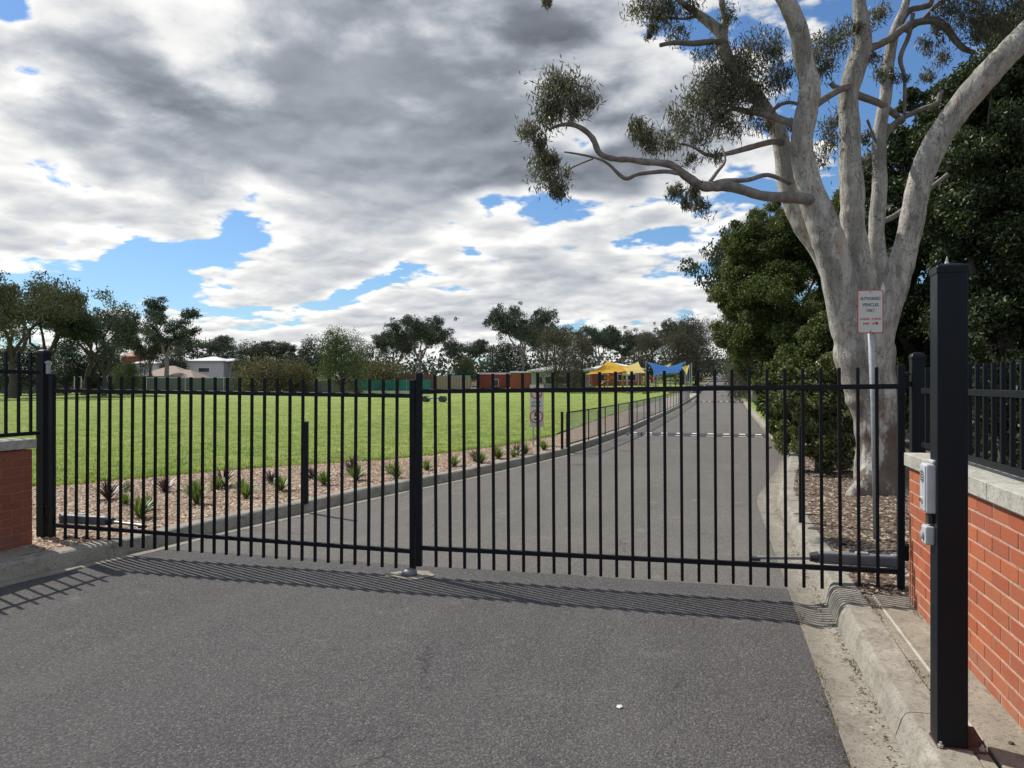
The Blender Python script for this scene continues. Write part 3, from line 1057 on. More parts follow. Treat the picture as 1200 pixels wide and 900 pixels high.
def brick_wall(face, sgn, y0, y1, label, courses=12, cz0=1.165, cz1=1.263):
    """face: x of the visible face, sgn=+1 when the wall body lies at larger x"""
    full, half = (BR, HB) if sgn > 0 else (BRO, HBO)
    root = empty('brick_wall', (face, y1, 0.10))
    tag(root, label, 'wall', 'low brick walls either side of the driveway entrance')
    zb = 0.10
    top = cz0 - 0.012
    MB().box((sgn * 0.1195, -(y1 - y0) / 2, (top - zb) / 2 - 0.03), (0.2345, (y1 - y0) - 0.008, top - zb + 0.06)).build('mortar_core', M['mortar'] if sgn > 0 else M['mortarshade'], root)
    ch = (top - 0.115) / courses
    for c in range(courses):
        z = 0.115 + ch * (c + 0.5) - zb
        y = y1
        off = (c % 2)
        if off:
            o = link('brick', half, root)
            o.location = (sgn * 0.054 - sgn * random.uniform(0.0, 0.002), -0.054, z)
            y -= 0.118
        while y - 0.23 > y0:
            o = link('brick', full, root)
            o.location = (sgn * 0.054 - sgn * random.uniform(0.0, 0.0025), y - 0.115 - y1, z + random.uniform(-.0008, .0008))
            o.rotation_euler = (0, 0, random.uniform(-.004, .004))
            y -= 0.240
    # end face bricks of the back half
    for c in range(courses):
        z = 0.115 + ch * (c + 0.5) - zb
        if c % 2 == 0:
            o = link('brick', half, root)
            o.location = (sgn * 0.176, -0.052, z)
        else:
            o = link('brick', full, root)
            o.location = (sgn * 0.176, -0.113, z)
    # coping stones
    y = y1 + 0.03
    L = 0.915
    while y > y0:
        a = max(y0 - 0.03, y - L)
        MB().box((sgn * (0.127), (a + y) / 2 - y1, (cz0 + cz1) / 2 - zb), (0.315, y - a - 0.006, cz1 - cz0)).build('coping_stone', M['coping'], root, 0.005)
        y = a
        if y - y0 < 0.05: break
    return root


brick_wall(1.41, 1, 1.1, 6.34, 'sunlit red brick wall with pale coping on the right of the gate')
brick_wall(-6.75, -1, 2.4, 6.34, 'shaded red brick wall with grey coping on the left of the gate', 12, 1.125, 1.22)


def wall_fence(x, y0, y1, rz_, pz, bz_, label, posts):
    root = empty('picket_fence', (x, y1, bz_))
    tag(root, label, 'fence', 'black picket fences standing on the brick walls')
    L = y1 - y0
    MB().box((0, -L / 2, rz_ - bz_), (0.036, L, 0.040)).build('top_rail', M['black'], root, 0.003)
    MB().box((0, -L / 2, 0.0), (0.036, L, 0.040)).build('bottom_rail', M['black'], root, 0.003)
    y = -0.10
    while y > -L + 0.03:
        picket(root, 0, y, -0.005, pz - bz_)
        y -= 0.145
    for yy in posts:
        MB().box((0, yy - y1, (pz - bz_) / 2 - 0.02), (0.065, 0.065, pz - bz_ + 0.07)).build('post', M['black'], root, 0.004)
        MB().box((0, yy - y1, -0.036), (0.13, 0.13, 0.008)).build('base_plate', M['black'], root, 0.001)
    return root


wall_fence(1.56, 1.15, 6.56, 1.727, 1.905, 1.312, 'black picket fence on top of the right brick wall', [1.3])
wall_fence(-6.90, 2.45, 6.56, 1.905, 2.11, 1.265, 'black picket fence on top of the left brick wall', [2.6])

# ------------------------------------------------------------------ intercom post with intercom and reader box
PX, PY = 1.028, 3.885
ip = empty('intercom_post', (PX, PY, 0.13))
tag(ip, 'tall square black steel post standing on the kerb in front of the right brick wall', 'post')
PW = 0.125
MB().box((0, 0, 1.09), (PW, PW, 2.18)).build('post', M['black'], ip, 0.006, seg=2)
MB().lathe((0, 0, 2.175), [(0.0935, -0.028), (0.0945, 0.0), (0.09, 0.008), (0.04, 0.020), (0.003, 0.023)], 4).build('cap', M['black'], ip, 0.003).rotation_euler = (0, 0, R(45))
MB().lathe((-0.008, 0.0, 2.197), [(0.012, 0.0), (0.007, 0.010), (0.003, 0.028), (0.001, 0.034)], 8).build('finial', M['galv'], ip)
MB().box((0.034, 0.0, 0.019), (0.20, 0.150, 0.012)).build('base_plate', M['rust'], ip, 0.002)
for bx, by in ((-0.052, -0.072), (0.118, -0.060), (0.118, 0.060)):
    MB().lathe((bx, by, 0.025), [(0.013, 0.0), (0.013, 0.012), (0.006, 0.013), (0.006, 0.024)], 6).build('bolt', M['chrome'], ip)
gs = MB()
gs.poly_prism([(PW / 2 + .001, -0.03, 0.024), (PW / 2 + 0.078, -0.03, 0.024), (PW / 2 + 0.078, -0.03, 0.034), (PW / 2 + 0.030, -0.03, 0.112), (PW / 2 + .001, -0.03, 0.112)], (0, 0.008, 0))
gs.build('gusset', M['rust'], ip)

# intercom: on the far (gate) side shoulder of the west face, facing the driver
fxp = PX - PW / 2
it = empty('intercom', (fxp + 0.012, PY + 0.020, 1.303))
tag(it, 'slim grey intercom with a round call button on the side of the tall black post', 'intercom')
MB().box((-0.026, 0.0, 0.0), (0.050, 0.105, 0.225)).build('housing', M['greybox'], it, 0.010, seg=3)
MB().box((-0.0525, 0.0, 0.0), (0.003, 0.088, 0.205)).build('face_plate', M['greybox'], it, 0.001)
MB().tube([(-0.053, 0.0, 0.055), (-0.0565, 0.0, 0.055)], 0.031, 20).build('speaker', M['galv'], it)
for k in range(4):
    MB().box((-0.0575, 0.0, 0.037 + k * 0.012), (0.002, 0.036, 0.004)).build('speaker_slot', M['darkbox'], it)
MB().tube([(-0.053, 0.010, -0.056), (-0.060, 0.010, -0.056)], 0.015, 18).build('button_ring', M['signwhite'], it)
MB().tube([(-0.0595, 0.010, -0.056), (-0.063, 0.010, -0.056)], 0.0085, 16).build('call_button', M['button'], it)
MB().box((0.0, 0.0, 0.122), (0.05, 0.10, 0.016)).build('rain_hood', M['greybox'], it, 0.004)
rd = empty('key_reader', (fxp + 0.002, PY + 0.022, 1.087))
tag(rd, 'small pale grey reader box below the intercom on the tall post', 'card reader')
MB().box((-0.020, 0.0, 0.0), (0.040, 0.078, 0.085)).build('housing', M['greybox'], rd, 0.008, seg=2)
MB().lathe((0, 0, 0), [(0.020, -0.006), (0.020, 0.004), (0.012, 0.008)], 16).build('knob', M['galv'], rd).rotation_euler = (0, R(-90), 0)
rd.children[-1].location = (-0.044, 0, 0)
MB().box((-0.014, 0.0, 0.075), (0.022, 0.040, 0.05)).build('conduit', M['darkbox'], rd, 0.003)

# slim black posts behind the gate (open-position stops)
for (x, y, h, lab) in ((-5.48, 9.55, 1.13, 'slim black stop post in the gravel bed behind the left gate leaf'), (0.985, 9.60, 1.16, 'slim black stop post on the right kerb behind the right gate leaf'),
                       (-3.72, 19.0, 0.95, 'slim black post at the near end of the low mesh fence'), (-3.52, 23.9, 0.80, 'short thick black post standing along the low mesh fence')):
    r_ = empty('stop_post', (x, y, H1(y) + 0.12))
    tag(r_, lab, 'post', 'slim black posts along the driveway')
    MB().box((0, 0, h / 2), (0.062, 0.062, h)).build('post', M['black'], r_, 0.004)
    MB().box((0, 0, h + 0.004), (0.068, 0.068, 0.012)).build('cap', M['black'], r_, 0.002)


# ------------------------------------------------------------------ signs
def sign_plate(parent, w, h, y, z, rad, mat, name, th=0.003, inset=0.0, x=0.0):
    pts = []
    w2, h2 = w / 2 - inset, h / 2 - inset
    rr = max(rad - inset, 0.004)
    for (cx, cz, a0) in ((w2 - rr, h2 - rr, 0), (-w2 + rr, h2 - rr, 90), (-w2 + rr, -h2 + rr, 180), (w2 - rr, -h2 + rr, 270)):
        for k in range(5):
            a = R(a0 + k * 22.5)
            pts.append((x + cx + rr * math.cos(a), y, z + cz + rr * math.sin(a)))
    return MB().poly_prism(pts, (0, -th, 0)).build(name, mat, parent)


def lettering(parent, body, size, x, y, z, mat, width=None, bold=0.0):
    me = text_mesh(body, size, width, 0.001, bold)
    o = link('lettering', me, parent, mat)
    me.materials.clear()
    me.materials.append(mat)
    o.location = (x, y, z)
    o.rotation_euler = (R(90), 0, 0)
    return o


sg = empty('vehicle_sign', (1.615, 8.80, 0.13), -YAW * 0 + R(8))
tag(sg, 'white sign with red border reading authorised vehicles only on a grey pole before the gum', 'sign')
MB().tube([(0.03, 0.0, -0.03), (0.005, 0.0, 1.4), (-0.045, 0.0, 2.62)], 0.032, 16).build('pole', M['galv'], sg, smooth=True)
zc = 2.54 - 0.13
xo = -0.045
sp = sign_plate(sg, 0.262, 0.458, -0.036, zc, 0.025, M['signred'], 'border_plate')
sp.location.x = xo
fp_ = sign_plate(sg, 0.262, 0.458, -0.0395, zc, 0.025, M['signwhite'], 'panel', 0.0015, 0.011)
fp_.location.x = xo
for (t, s_, z, w) in (('AUTHORISED', 0.045, 0.135, 0.205), ('VEHICLES', 0.047, 0.070, 0.165), ('ONLY', 0.047, 0.010, 0.085), ('8.30AM - 9.30AM', 0.030, -0.078, 0.205), ('3PM - 4PM', 0.032, -0.128, 0.155)):
    lettering(sg, t, s_, xo, -0.0418, zc + z, M['signblack'] if s_ > .04 else M['signred'], w, 0.0006)
for z in (0.205, -0.205):
    MB().tube([(xo, -0.040, zc + z), (xo, -0.047, zc + z)], 0.006, 10).build('bolt', M['darkbox'], sg)
rr_ = MB()
rr_.tube([(xo + 0.055, -0.041, zc - 0.118), (xo + 0.07, -0.0425, zc - 0.121)], 0.012, 8)
rr_.build('red_sticker', M['signred'], sg)

ss_ = empty('speed_sign', (-4.58, 19.9, 0.14), R(6))
tag(ss_, 'tall white and grey sign with red circles showing speed limit 5 at the lawn edge', 'sign')
MB().tube([(-0.10, 0.02, -0.05), (-0.10, 0.02, 1.60)], 0.024, 10).build('pole', M['galv'], ss_)
MB().box((0.06, 0.02, 0.36), (0.075, 0.045, 0.75)).build('timber_stake', M['yellow'], ss_, 0.004)
z0 = 0.50
sign_plate(ss_, 0.37, 0.40, -0.005, z0 + 0.20, 0.02, M['signgrey'], 'lower_panel')
sign_plate(ss_, 0.37, 0.72, -0.005, z0 + 0.764, 0.02, M['signwhite'], 'upper_panel')
for (zc_, rad_, nm) in ((z0 + 0.275, 0.180, 'speed_roundel'), (z0 + 0.90, 0.16, 'prohibition_roundel')):
    MB().tube([(-0.01, -0.0085, zc_), (-0.01, -0.011, zc_)], rad_, 32).build(nm, M['signred'], ss_)
    MB().tube([(-0.01, -0.0112, zc_), (-0.01, -0.013, zc_)], rad_ * 0.80, 32).build('roundel_face', M['signwhite'], ss_)
lettering(ss_, '5', 0.30, -0.01, -0.0142, z0 + 0.275, M['signblack'], 0.13, 0.006)
MB().bar((-0.13, -0.0145, z0 + 0.98), (0.11, -0.0145, z0 + 0.82), 0.004, 0.03).build('red_bar', M['signred'], ss_)
lettering(ss_, 'STOP', 0.085, -0.01, -0.0096, z0 + 0.645, M['signblack'], 0.24, 0.002)
lettering(ss_, 'GIVE WAY', 0.070, -0.01, -0.0096, z0 + 0.555, M['signblack'], 0.29, 0.002)


# ------------------------------------------------------------------ low mesh fence along the path
mf = empty('mesh_fence', (-3.62, 19.5, 0.12))
tag(mf, 'low black framed wire mesh fence running along the left kerb of the driveway', 'fence')
py_ = [19.55 + 2.25 * i for i in range(24)]
fpt = lambda y, z: Vector((lk(y) - 0.115 + 3.62, y - 19.5, H1(y) + z - 0.12))
for i, y in enumerate(py_):
    MB().bar(fpt(y, 0.12), fpt(y, 1.04), 0.030).build('post', M['black'], mf)
for a, b in zip(py_[:-1], py_[1:]):
    MB().bar(fpt(a, 1.04), fpt(b, 1.04), 0.032).build('top_rail', M['black'], mf)
    MB().bar(fpt(a, 0.22), fpt(b, 0.22), 0.028).build('bottom_rail', M['black'], mf)
    w = MB()
    nn = 34 if a < 40 else 17
    for k in range(1, nn):
        y = a + (b - a) * k / nn
        w.bar(fpt(y, 0.23), fpt(y, 1.03), 0.0045)
    for k in range(1, 12):
        w.bar(fpt(a, 0.22 + 0.068 * k), fpt(b, 0.22 + 0.068 * k), 0.0035)
    w.build('mesh_panel', M['galv'], mf)


# ------------------------------------------------------------------ speed humps
def hump(y, label, n):
    r = empty('speed_hump', ((lk(y) + rk(y)) / 2, y, H1(y)))
    tag(r, label, 'speed hump', 'rubber speed humps across the driveway')
    w = rk(y) - lk(y) - 0.25
    prof = [(-0.42, 0.0), (-0.30, 0.045), (-0.12, 0.075), (0.12, 0.075), (0.30, 0.045), (0.42, 0.0)]
    MB().poly_prism([(-w / 2, a, b + 0.003) for a, b in prof], (w, 0, 0)).build('hump_body', M['hump'], r)
    for k in range(n):
        x = -w / 2 + w * (k + 0.5) / n
        MB().poly_prism([(x - 0.13, -0.40, 0.014), (x + 0.13, -0.40, 0.014), (x + 0.09, -0.10, 0.086), (x - 0.09, -0.10, 0.086)], (0, 0.012, 0.004)).build('white_marker', M['marker'], r)


hump(26.6, 'nearer dark speed hump with white markers across the driveway', 9)
hump(66.0, 'farther speed hump with white markers across the driveway', 9)


# ------------------------------------------------------------------ foliage
def leaves(centers, radii, counts, llen, lwid, droop=0.4, shell=0.0, curl=0.0):
    """many small diamond leaves filling ellipsoidal clumps"""
    idx = np.repeat(np.arange(len(centers)), counts)
    n = len(idx)
    C = np.asarray(centers, float)[idx]
    Rr = np.asarray(radii, float)
    if Rr.ndim == 1: Rr = np.stack([Rr] * 3, 1)
    Rr = Rr[idx]
    d = rng.normal(0, 1, (n, 3))
    d /= np.linalg.norm(d, axis=1, keepdims=True)
    rad = rng.random(n) ** (1 / 3.0)
    rad = shell + (1 - shell) * rad
    rad *= 1 + 0.22 * rng.normal(0, 1, n) * (rad > .6)
    p = C + d * rad[:, None] * Rr
    a = rng.normal(0, 1, (n, 3))
    a[:, 2] -= droop * 2
    a /= np.linalg.norm(a, axis=1, keepdims=True)
    b = np.cross(a, rng.normal(0, 1, (n, 3)))
    b /= np.linalg.norm(b, axis=1, keepdims=True) + 1e-9
    L = llen * rng.uniform(0.6, 1.35, n)[:, None]
    Wd = lwid * rng.uniform(0.7, 1.3, n)[:, None]
    v0, v2 = p - a * L / 2, p + a * L / 2
    nrm = np.cross(a, b)
    mid = p + nrm * L * curl
    v1, v3 = mid + b * Wd / 2 - a * L * .1, mid - b * Wd / 2 - a * L * .1
    return np.stack([v0, v1, v2, v3], 1).reshape(-1, 3)


def leaf_obj(name, Vv, mat, parent):
    n = len(Vv) // 4
    o = link(name, np_mesh(name, Vv, np.arange(n * 4).reshape(-1, 4)), parent, mat)
    o['kind'] = 'stuff'
    return o


def wiggle(a, b, n, amp, rs=rng):
    a, b = np.array(a, float), np.array(b, float)
    L = np.linalg.norm(b - a)
    out = []
    off = np.zeros(3)
    for i in range(n + 1):
        t = i / n
        if 0 < i < n: off = off * 0.5 + rs.normal(0, amp * L, 3)
        out.append(tuple(a + (b - a) * t + off * math.sin(math.pi * t)))
    return out


def gum_proto(h, cr, seed, mat, bark, flat=0.5, nclump=16, per=420, lean=0.0, low=0.45, lf=(0.30, 0.16), rc=0.20):
    """a gum tree: trunk, forking limbs, separate leaf clumps with sky between. Returns (trunk mesh, crown mesh)"""
    rs = np.random.default_rng(seed)
    t = MB()
    fork = h * rs.uniform(0.22, 0.34)
    top = np.array([lean * h * 0.2, 0, fork])
    t.tube([(0, 0, -0.6), (0, 0, 0.3)] + wiggle((0, 0, 0.5), top, 3, 0.03, rs), [h * .030, h * .026, h * .024, h * .022, h * .020, h * .018][:6], 8)
    cs, rr = [], []
    nl = 5
    for i in range(nl):
        a = 2 * math.pi * (i + rs.uniform(-.25, .25)) / nl
        out = cr * rs.uniform(0.35, 0.75)
        tip = np.array([math.cos(a) * out + lean * h * .3, math.sin(a) * out, h * rs.uniform(0.66, 0.86)])
        pts = wiggle(top, tip, 6, 0.05, rs)
        t.tube(pts, np.linspace(h * .013, h * .004, len(pts)), 6, cap=False)
        for k in range(nclump // nl + 1):
            s = rs.uniform(0.45, 1.0)
            o = np.array(pts[int(s * (len(pts) - 1))])
            a2 = a + rs.uniform(-1.0, 1.0)
            e = o + np.array([math.cos(a2) * cr * rs.uniform(.15, .45), math.sin(a2) * cr * rs.uniform(.15, .45), h * rs.uniform(0.02, 0.16)])
            e[2] = min(max(e[2], h * low), h * (0.93 - 0.25 * (np.hypot(e[0] - lean * h * .3, e[1]) / cr) ** 2 * flat * 2))
            t.tube(wiggle(o, e, 3, 0.07, rs), np.linspace(h * .005, h * .002, 4), 4, cap=False)
            cs.append(e)
            q = cr * rs.uniform(rc * .7, rc * 1.3)
            rr.append((q, q, q * 0.68))
            for m_ in range(3):
                e2 = e + rs.normal(0, 1, 3) * np.array([q, q, q * .45])
                cs.append(e2)
                q2 = q * rs.uniform(.35, .65)
                rr.append((q2, q2, q2 * .7))
    rr = np.array(rr)
    w = rr[:, 0] ** 2
    cnt = np.maximum(20, (w / w.sum() * per * nclump)).astype(int)
    Vv = leaves(cs, rr, cnt, lf[0], lf[1], 0.5, 0.25)
    tm = t.mesh('trunk', smooth=True)
    tm.materials.append(bark)
    cm = np_mesh('crown', Vv, np.arange(len(Vv)).reshape(-1, 4))
    cm.materials.append(mat)
    return tm, cm


def bush_proto(h, r, seed, mat, bark, per=5000, lf=(0.28, 0.16), base=0.12, top_taper=0.5, lumps=26, droop=0.2):
    rs = np.random.default_rng(seed)
    cs, rr = [], []
    for i in range(lumps):
        z = h * (base + (0.92 - base) * rs.random())
        f = math.sqrt(max(0.05, 1 - ((z / h - 0.45) / 0.62) ** 2))
        f *= 1 - top_taper * max(0, z / h - 0.5)
        a = rs.uniform(0, 6.28)
        q = r * f * rs.uniform(0.35, 0.72)
        cs.append((math.cos(a) * q, math.sin(a) * q, z))
        s = r * rs.uniform(0.26, 0.46)
        rr.append((s, s, s * rs.uniform(.7, 1.1)))
    w = np.array(rr)[:, 0] ** 2
    cnt = (w / w.sum() * per).astype(int)
    Vv = leaves(cs, rr, cnt, lf[0], lf[1], droop, 0.45)
    t = MB()
    t.tube([(0, 0, -0.4), (0, 0, h * .25), (0.03 * h, 0, h * .7)], [h * .03, h * .022, h * .006], 7)
    for c in cs[:9]:
        t.tube(wiggle((0, 0, h * .15), c, 3, .05, rs), np.linspace(h * .012, h * .003, 4), 5, cap=False)
    tm = t.mesh('trunk', smooth=True)
    tm.materials.append(bark)
    cm = np_mesh('crown', Vv, np.arange(len(Vv)).reshape(-1, 4))
    cm.materials.append(mat)
    return tm, cm


def cone_proto(h, r, seed, mat, per=1500, lf=(0.3, 0.12)):
    rs = np.random.default_rng(seed)
    cs, rr = [], []
    for i in range(14):
        z = h * (0.06 + 0.9 * i / 14)
        f = (1 - z / h) ** 0.6
        cs.append((rs.normal(0, .05) * r, rs.normal(0, .05) * r, z))
        rr.append((r * f + .1, r * f + .1, h * .07))
    Vv = leaves(cs, rr, [per // 14] * 14, lf[0], lf[1], -0.6, 0.5)
    tm = MB().tube([(0, 0, -0.4), (0, 0, h * .9)], [r * .2, 0.03], 6).mesh('trunk')
    tm.materials.append(M['darkbark'])
    cm = np_mesh('crown', Vv, np.arange(len(Vv)).reshape(-1, 4))
    cm.materials.append(mat)
    return tm, cm


PR = {
    'gumA': gum_proto(10, 4.6, 11, M['fargum'], M['darkbark'], 0.6, 20, 900, low=.45, lf=(.18, .085)),
    'gumB': gum_proto(10, 4.2, 23, M['fargum'], M['darkbark'], 0.4, 16, 850, lean=.4, low=.40, lf=(.18, .085)),
    'gumT': gum_proto(10, 2.6, 31, M['fardark'], M['palebark'], 0.4, 14, 760, low=.38, rc=.30, lf=(.20, .10)),
    'gumD': gum_proto(10, 4.0, 47, M['fardark'], M['palebark'], 0.5, 22, 850, low=.30, rc=.24, lf=(.21, .105)),
    'gumR': gum_proto(10, 3.6, 53, M['fardark'], M['darkbark'], 0.5, 20, 820, low=.25, rc=.26, lf=(.21, .105)),
    'bushD': bush_proto(10, 4.6, 61, M['fardark'], M['darkbark'], 9000, (.32, .18)),
    'bushM': bush_proto(10, 5.2, 67, M['farmid'], M['darkbark'], 19000, (.26, .13), .04, .6, 34),
    'cas': bush_proto(10, 4.2, 71, M['fargrey'], M['darkbark'], 11000, (.42, .07), .10, .35, 34, .6),
    'hedge': bush_proto(10, 7.5, 79, M['farflower'], M['darkbark'], 11000, (.42, .26), .04, .2, 40),
    'round': bush_proto(10, 4.4, 83, M['fardark'], M['darkbark'], 8000, (.34, .2), .2, .5, 22),
    'cypress': cone_proto(10, 1.5, 89, M['fardark']),
    'pine': cone_proto(10, 3.4, 97, M['fardark'], 2600, (.5, .14)),
}


def _top(me):
    a = np.empty(len(me.vertices) * 3, dtype=np.float32)
    me.vertices.foreach_get('co', a)
    return float(np.percentile(a[2::3], 99.3))


TOPZ = {k: _top(v[1]) for k, v in PR.items()}


def tree(kind, name, px, top, d, label, wscale=None, group='trees beyond the playing field', rot=None, crown_px=None):
    """stands on the ground on bearing px at distance d, its top seen at height 'top'"""
    p = at(px, 450, d)
    gz = H1(p.y) + 0.1
    hh = EYE + (450 - top) / 900 * d - gz
    tm, cm = PR[kind]
    s = hh / TOPZ[kind]
    r = empty(name, (p.x, p.y, gz), rot if rot is not None else random.uniform(0, 6.28))
    w = s if wscale is None else s * wscale
    r.scale = (w, w, s)
    tag(r, label, 'tree', group)
    link('trunk', tm, r)
    c = link('crown', cm, r)
    c['kind'] = 'stuff'
    return r


# left group
tree('gumA', 'gum_tree', 14, 322, 76, 'tall open gum with spreading limbs at the far left edge behind the fence', 1.05, rot=0.3)
tree('gumB', 'gum_tree', 52, 336, 80, 'open crowned gum rising just right of the left hinge post', 0.95, rot=2.1)
tree('gumB', 'gum_tree', 98, 354, 90, 'gum with a long branch reaching right above the goals', 1.0, rot=0.1)
tree('gumR', 'gum_tree', 122, 366, 84, 'gum with a ragged crown left of the small cypress', 1.0, rot=4.1)
tree('bushD', 'bushy_tree', 76, 398, 97, 'dense dark tree low behind the left goal', 1.1)
tree('bushD', 'bushy_tree', 118, 412, 99, 'low dark spreading tree to the right of the goals', 1.7)
tree('bushD', 'bushy_tree', 22, 405, 90, 'dark undergrowth tree at the far left below the gums', 1.9)
tree('bushM', 'bushy_tree', 150, 424, 92, 'small grey green bush in front of the brown tiled roof', 0.9)
tree('cypress', 'cypress_tree', 137, 394, 128, 'single thin dark cypress against the sky', 0.7)
tree('cypress', 'cypress_tree', 165, 402, 122, 'leftmost cypress of the three under the tall slender gum', 0.55)
tree('cypress', 'cypress_tree', 170, 400, 122, 'middle cypress of the three under the tall slender gum', 0.5)
tree('cypress', 'cypress_tree', 175, 399, 122, 'rightmost cypress of the three under the tall slender gum', 0.5)
tree('pine', 'pine_tree', 122, 396, 130, 'pointed dark conifer left of the single cypress', 0.8)
tree('gumT', 'gum_tree', 195, 347, 118, 'tall slender gum with a high dark crown left of the white house', 1.05, rot=1.0)
tree('gumD', 'gum_tree', 176, 392, 122, 'lower dark crowned gum leaning on the left of the tall slender gum', 0.75, rot=3.0)
tree('round', 'bushy_tree', 205, 404, 150, 'dark round tree at the foot of the tall slender gum', 0.9)
tree('gumR', 'gum_tree', 236, 392, 178, 'dark spreading gum behind the white house', 1.3, rot=.5)
tree('round', 'bushy_tree', 270, 404, 178, 'low brownish tree behind the roof of the white house', 1.7)
tree('round', 'bushy_tree', 293, 402, 150, 'small very dark round tree right of the white house', 1.0)
tree('gumR', 'gum_tree', 316, 400, 150, 'gum with a bare twig on top behind the flowering hedge', 1.3, rot=5)
tree('round', 'bushy_tree', 340, 414, 150, 'low dark tree between the twiggy gum and the dark round tree', 1.2)
tree('round', 'bushy_tree', 366, 397, 125, 'dark round crowned tree left of the big grey green tree', 1.05)
tree('gumT', 'gum_tree', 350, 404, 128, 'thin open gum beside the dark round crowned tree', 1.0, rot=2)
tree('bushM', 'bushy_tree', 400, 387, 86, 'big rounded grey green tree standing at the far edge of the field', 0.86)
tree('round', 'bushy_tree', 428, 405, 110, 'dark tree tucked behind the right side of the big grey green tree', 0.8)
tree('bushD', 'bushy_tree', 284, 421, 96, 'dull green bush in front of the right end of the white house', 0.8)
tree('hedge', 'flowering_shrub', 305, 419, 92, 'wide flowering hedge with cream tips above the grey fence', 1.15, group='flowering shrubs behind the field')
tree('hedge', 'flowering_shrub', 343, 422, 95, 'pinkish brown flowering shrub left of the big grey green tree', 1.0, group='flowering shrubs behind the field')
tree('hedge', 'flowering_shrub', 452, 421, 96, 'yellow tipped flowering shrub above the green screen', 1.1, group='flowering shrubs behind the field')
tree('gumD', 'gum_tree', 492, 372, 118, 'broad dark gum with sky showing through, over the green screen', 0.98, rot=1.2)
tree('gumR', 'gum_tree', 462, 388, 128, 'smaller open gum on the left of the broad dark gum', 0.85, rot=2.2)
tree('gumR', 'gum_tree', 544, 397, 132, 'dark gum between the broad gum and the brick building', 1.05, rot=0.2)
tree('bushM', 'bushy_tree', 545, 419, 116, 'light green bush above the blue roofed shed', 1.0)
tree('pine', 'pine_tree', 577, 405, 128, 'dark pointed conifer left of the tall domed gum', 0.85)
tree('gumD', 'gum_tree', 612, 360, 128, 'tall domed gum with pale limbs above the brick building', 0.82, rot=3.3)
tree('bushD', 'bushy_tree', 600, 402, 130, 'dense dark tree right behind the brick building', 1.2)
tree('cas', 'casuarina_tree', 652, 384, 98, 'wide drooping grey green tree in front of the grey school building', 0.95)
tree('cas', 'casuarina_tree', 682, 392, 104, 'drooping grey tree on the right of the widest drooping tree', 0.8)
tree('gumR', 'gum_tree', 640, 378, 140, 'dark gum top showing behind the wide drooping tree', 0.9, rot=2.6)
tree('gumD', 'gum_tree', 702, 383, 140, 'dark gum behind the roof at the left of the yellow sail', 0.95, rot=0.8)
tree('gumT', 'gum_tree', 730, 386, 150, 'slim open gum above the yellow sails', 1.0, rot=1.8)
tree('cas', 'casuarina_tree', 765, 390, 135, 'brownish grey tree directly behind the yellow and blue sails', 1.2)
tree('gumR', 'gum_tree', 752, 388, 150, 'dark crown between the slim open gum and the brownish tree', 0.9, rot=1.1)
tree('cas', 'casuarina_tree', 800, 388, 125, 'brownish grey tree right of the blue sails', 1.0)
tree('gumD', 'gum_tree', 791, 376, 170, 'small dark gum top standing above the brownish trees', 0.7, rot=4.0)
tree('cas', 'casuarina_tree', 816, 372, 126, 'grey drooping tree at the left side of the far driveway', 0.9)
tree('bushD', 'bushy_tree', 818, 392, 150, 'dark mass of foliage arching over the far end of the driveway', 1.3)
tree('bushM', 'bushy_tree', 872, 405, 95, 'bright green bush right of the far driveway', 0.8)
tree('round', 'bushy_tree', 874, 408, 170, 'dim round tree closing the far end of the driveway', 1.6)
tree('gumD', 'gum_tree', 884, 278, 58, 'grey gum whose crown shows left of the large green tree', 0.72, rot=3.6, group='trees right of the driveway')
tree('cas', 'casuarina_tree', 868, 350, 84, 'tall drooping grey brown tree leaning over the right side of the driveway', 0.8, group='trees right of the driveway')
tree('bushM', 'bushy_tree', 880, 390, 70, 'leafy tree below the grey gum beside the driveway', 0.75, group='trees right of the driveway')
tree('cas', 'casuarina_tree', 886, 335, 62, 'brown grey drooping tree between driveway and the large green tree', 0.75, group='trees right of the driveway')

# low belt of far wood behind everything, reads as one mass
bc, br_ = [], []
for i in range(210):
    px = -400 + i * 9.5
    d = random.uniform(185, 240)
    p = at(px, 450, d)
    gz = H1(p.y)
    hh = random.uniform(4.0, 8.0)
    bc.append((p.x, p.y, gz + hh * .45)); br_.append((3.2, 3.2, hh * .62))
bv = leaves(bc, br_, [150] * len(bc), 1.1, .6, .2, .3)
tag(leaf_obj('distant_wood', bv, M['fardark'], None), 'low belt of dark trees along the horizon beyond all the houses', 'wood')


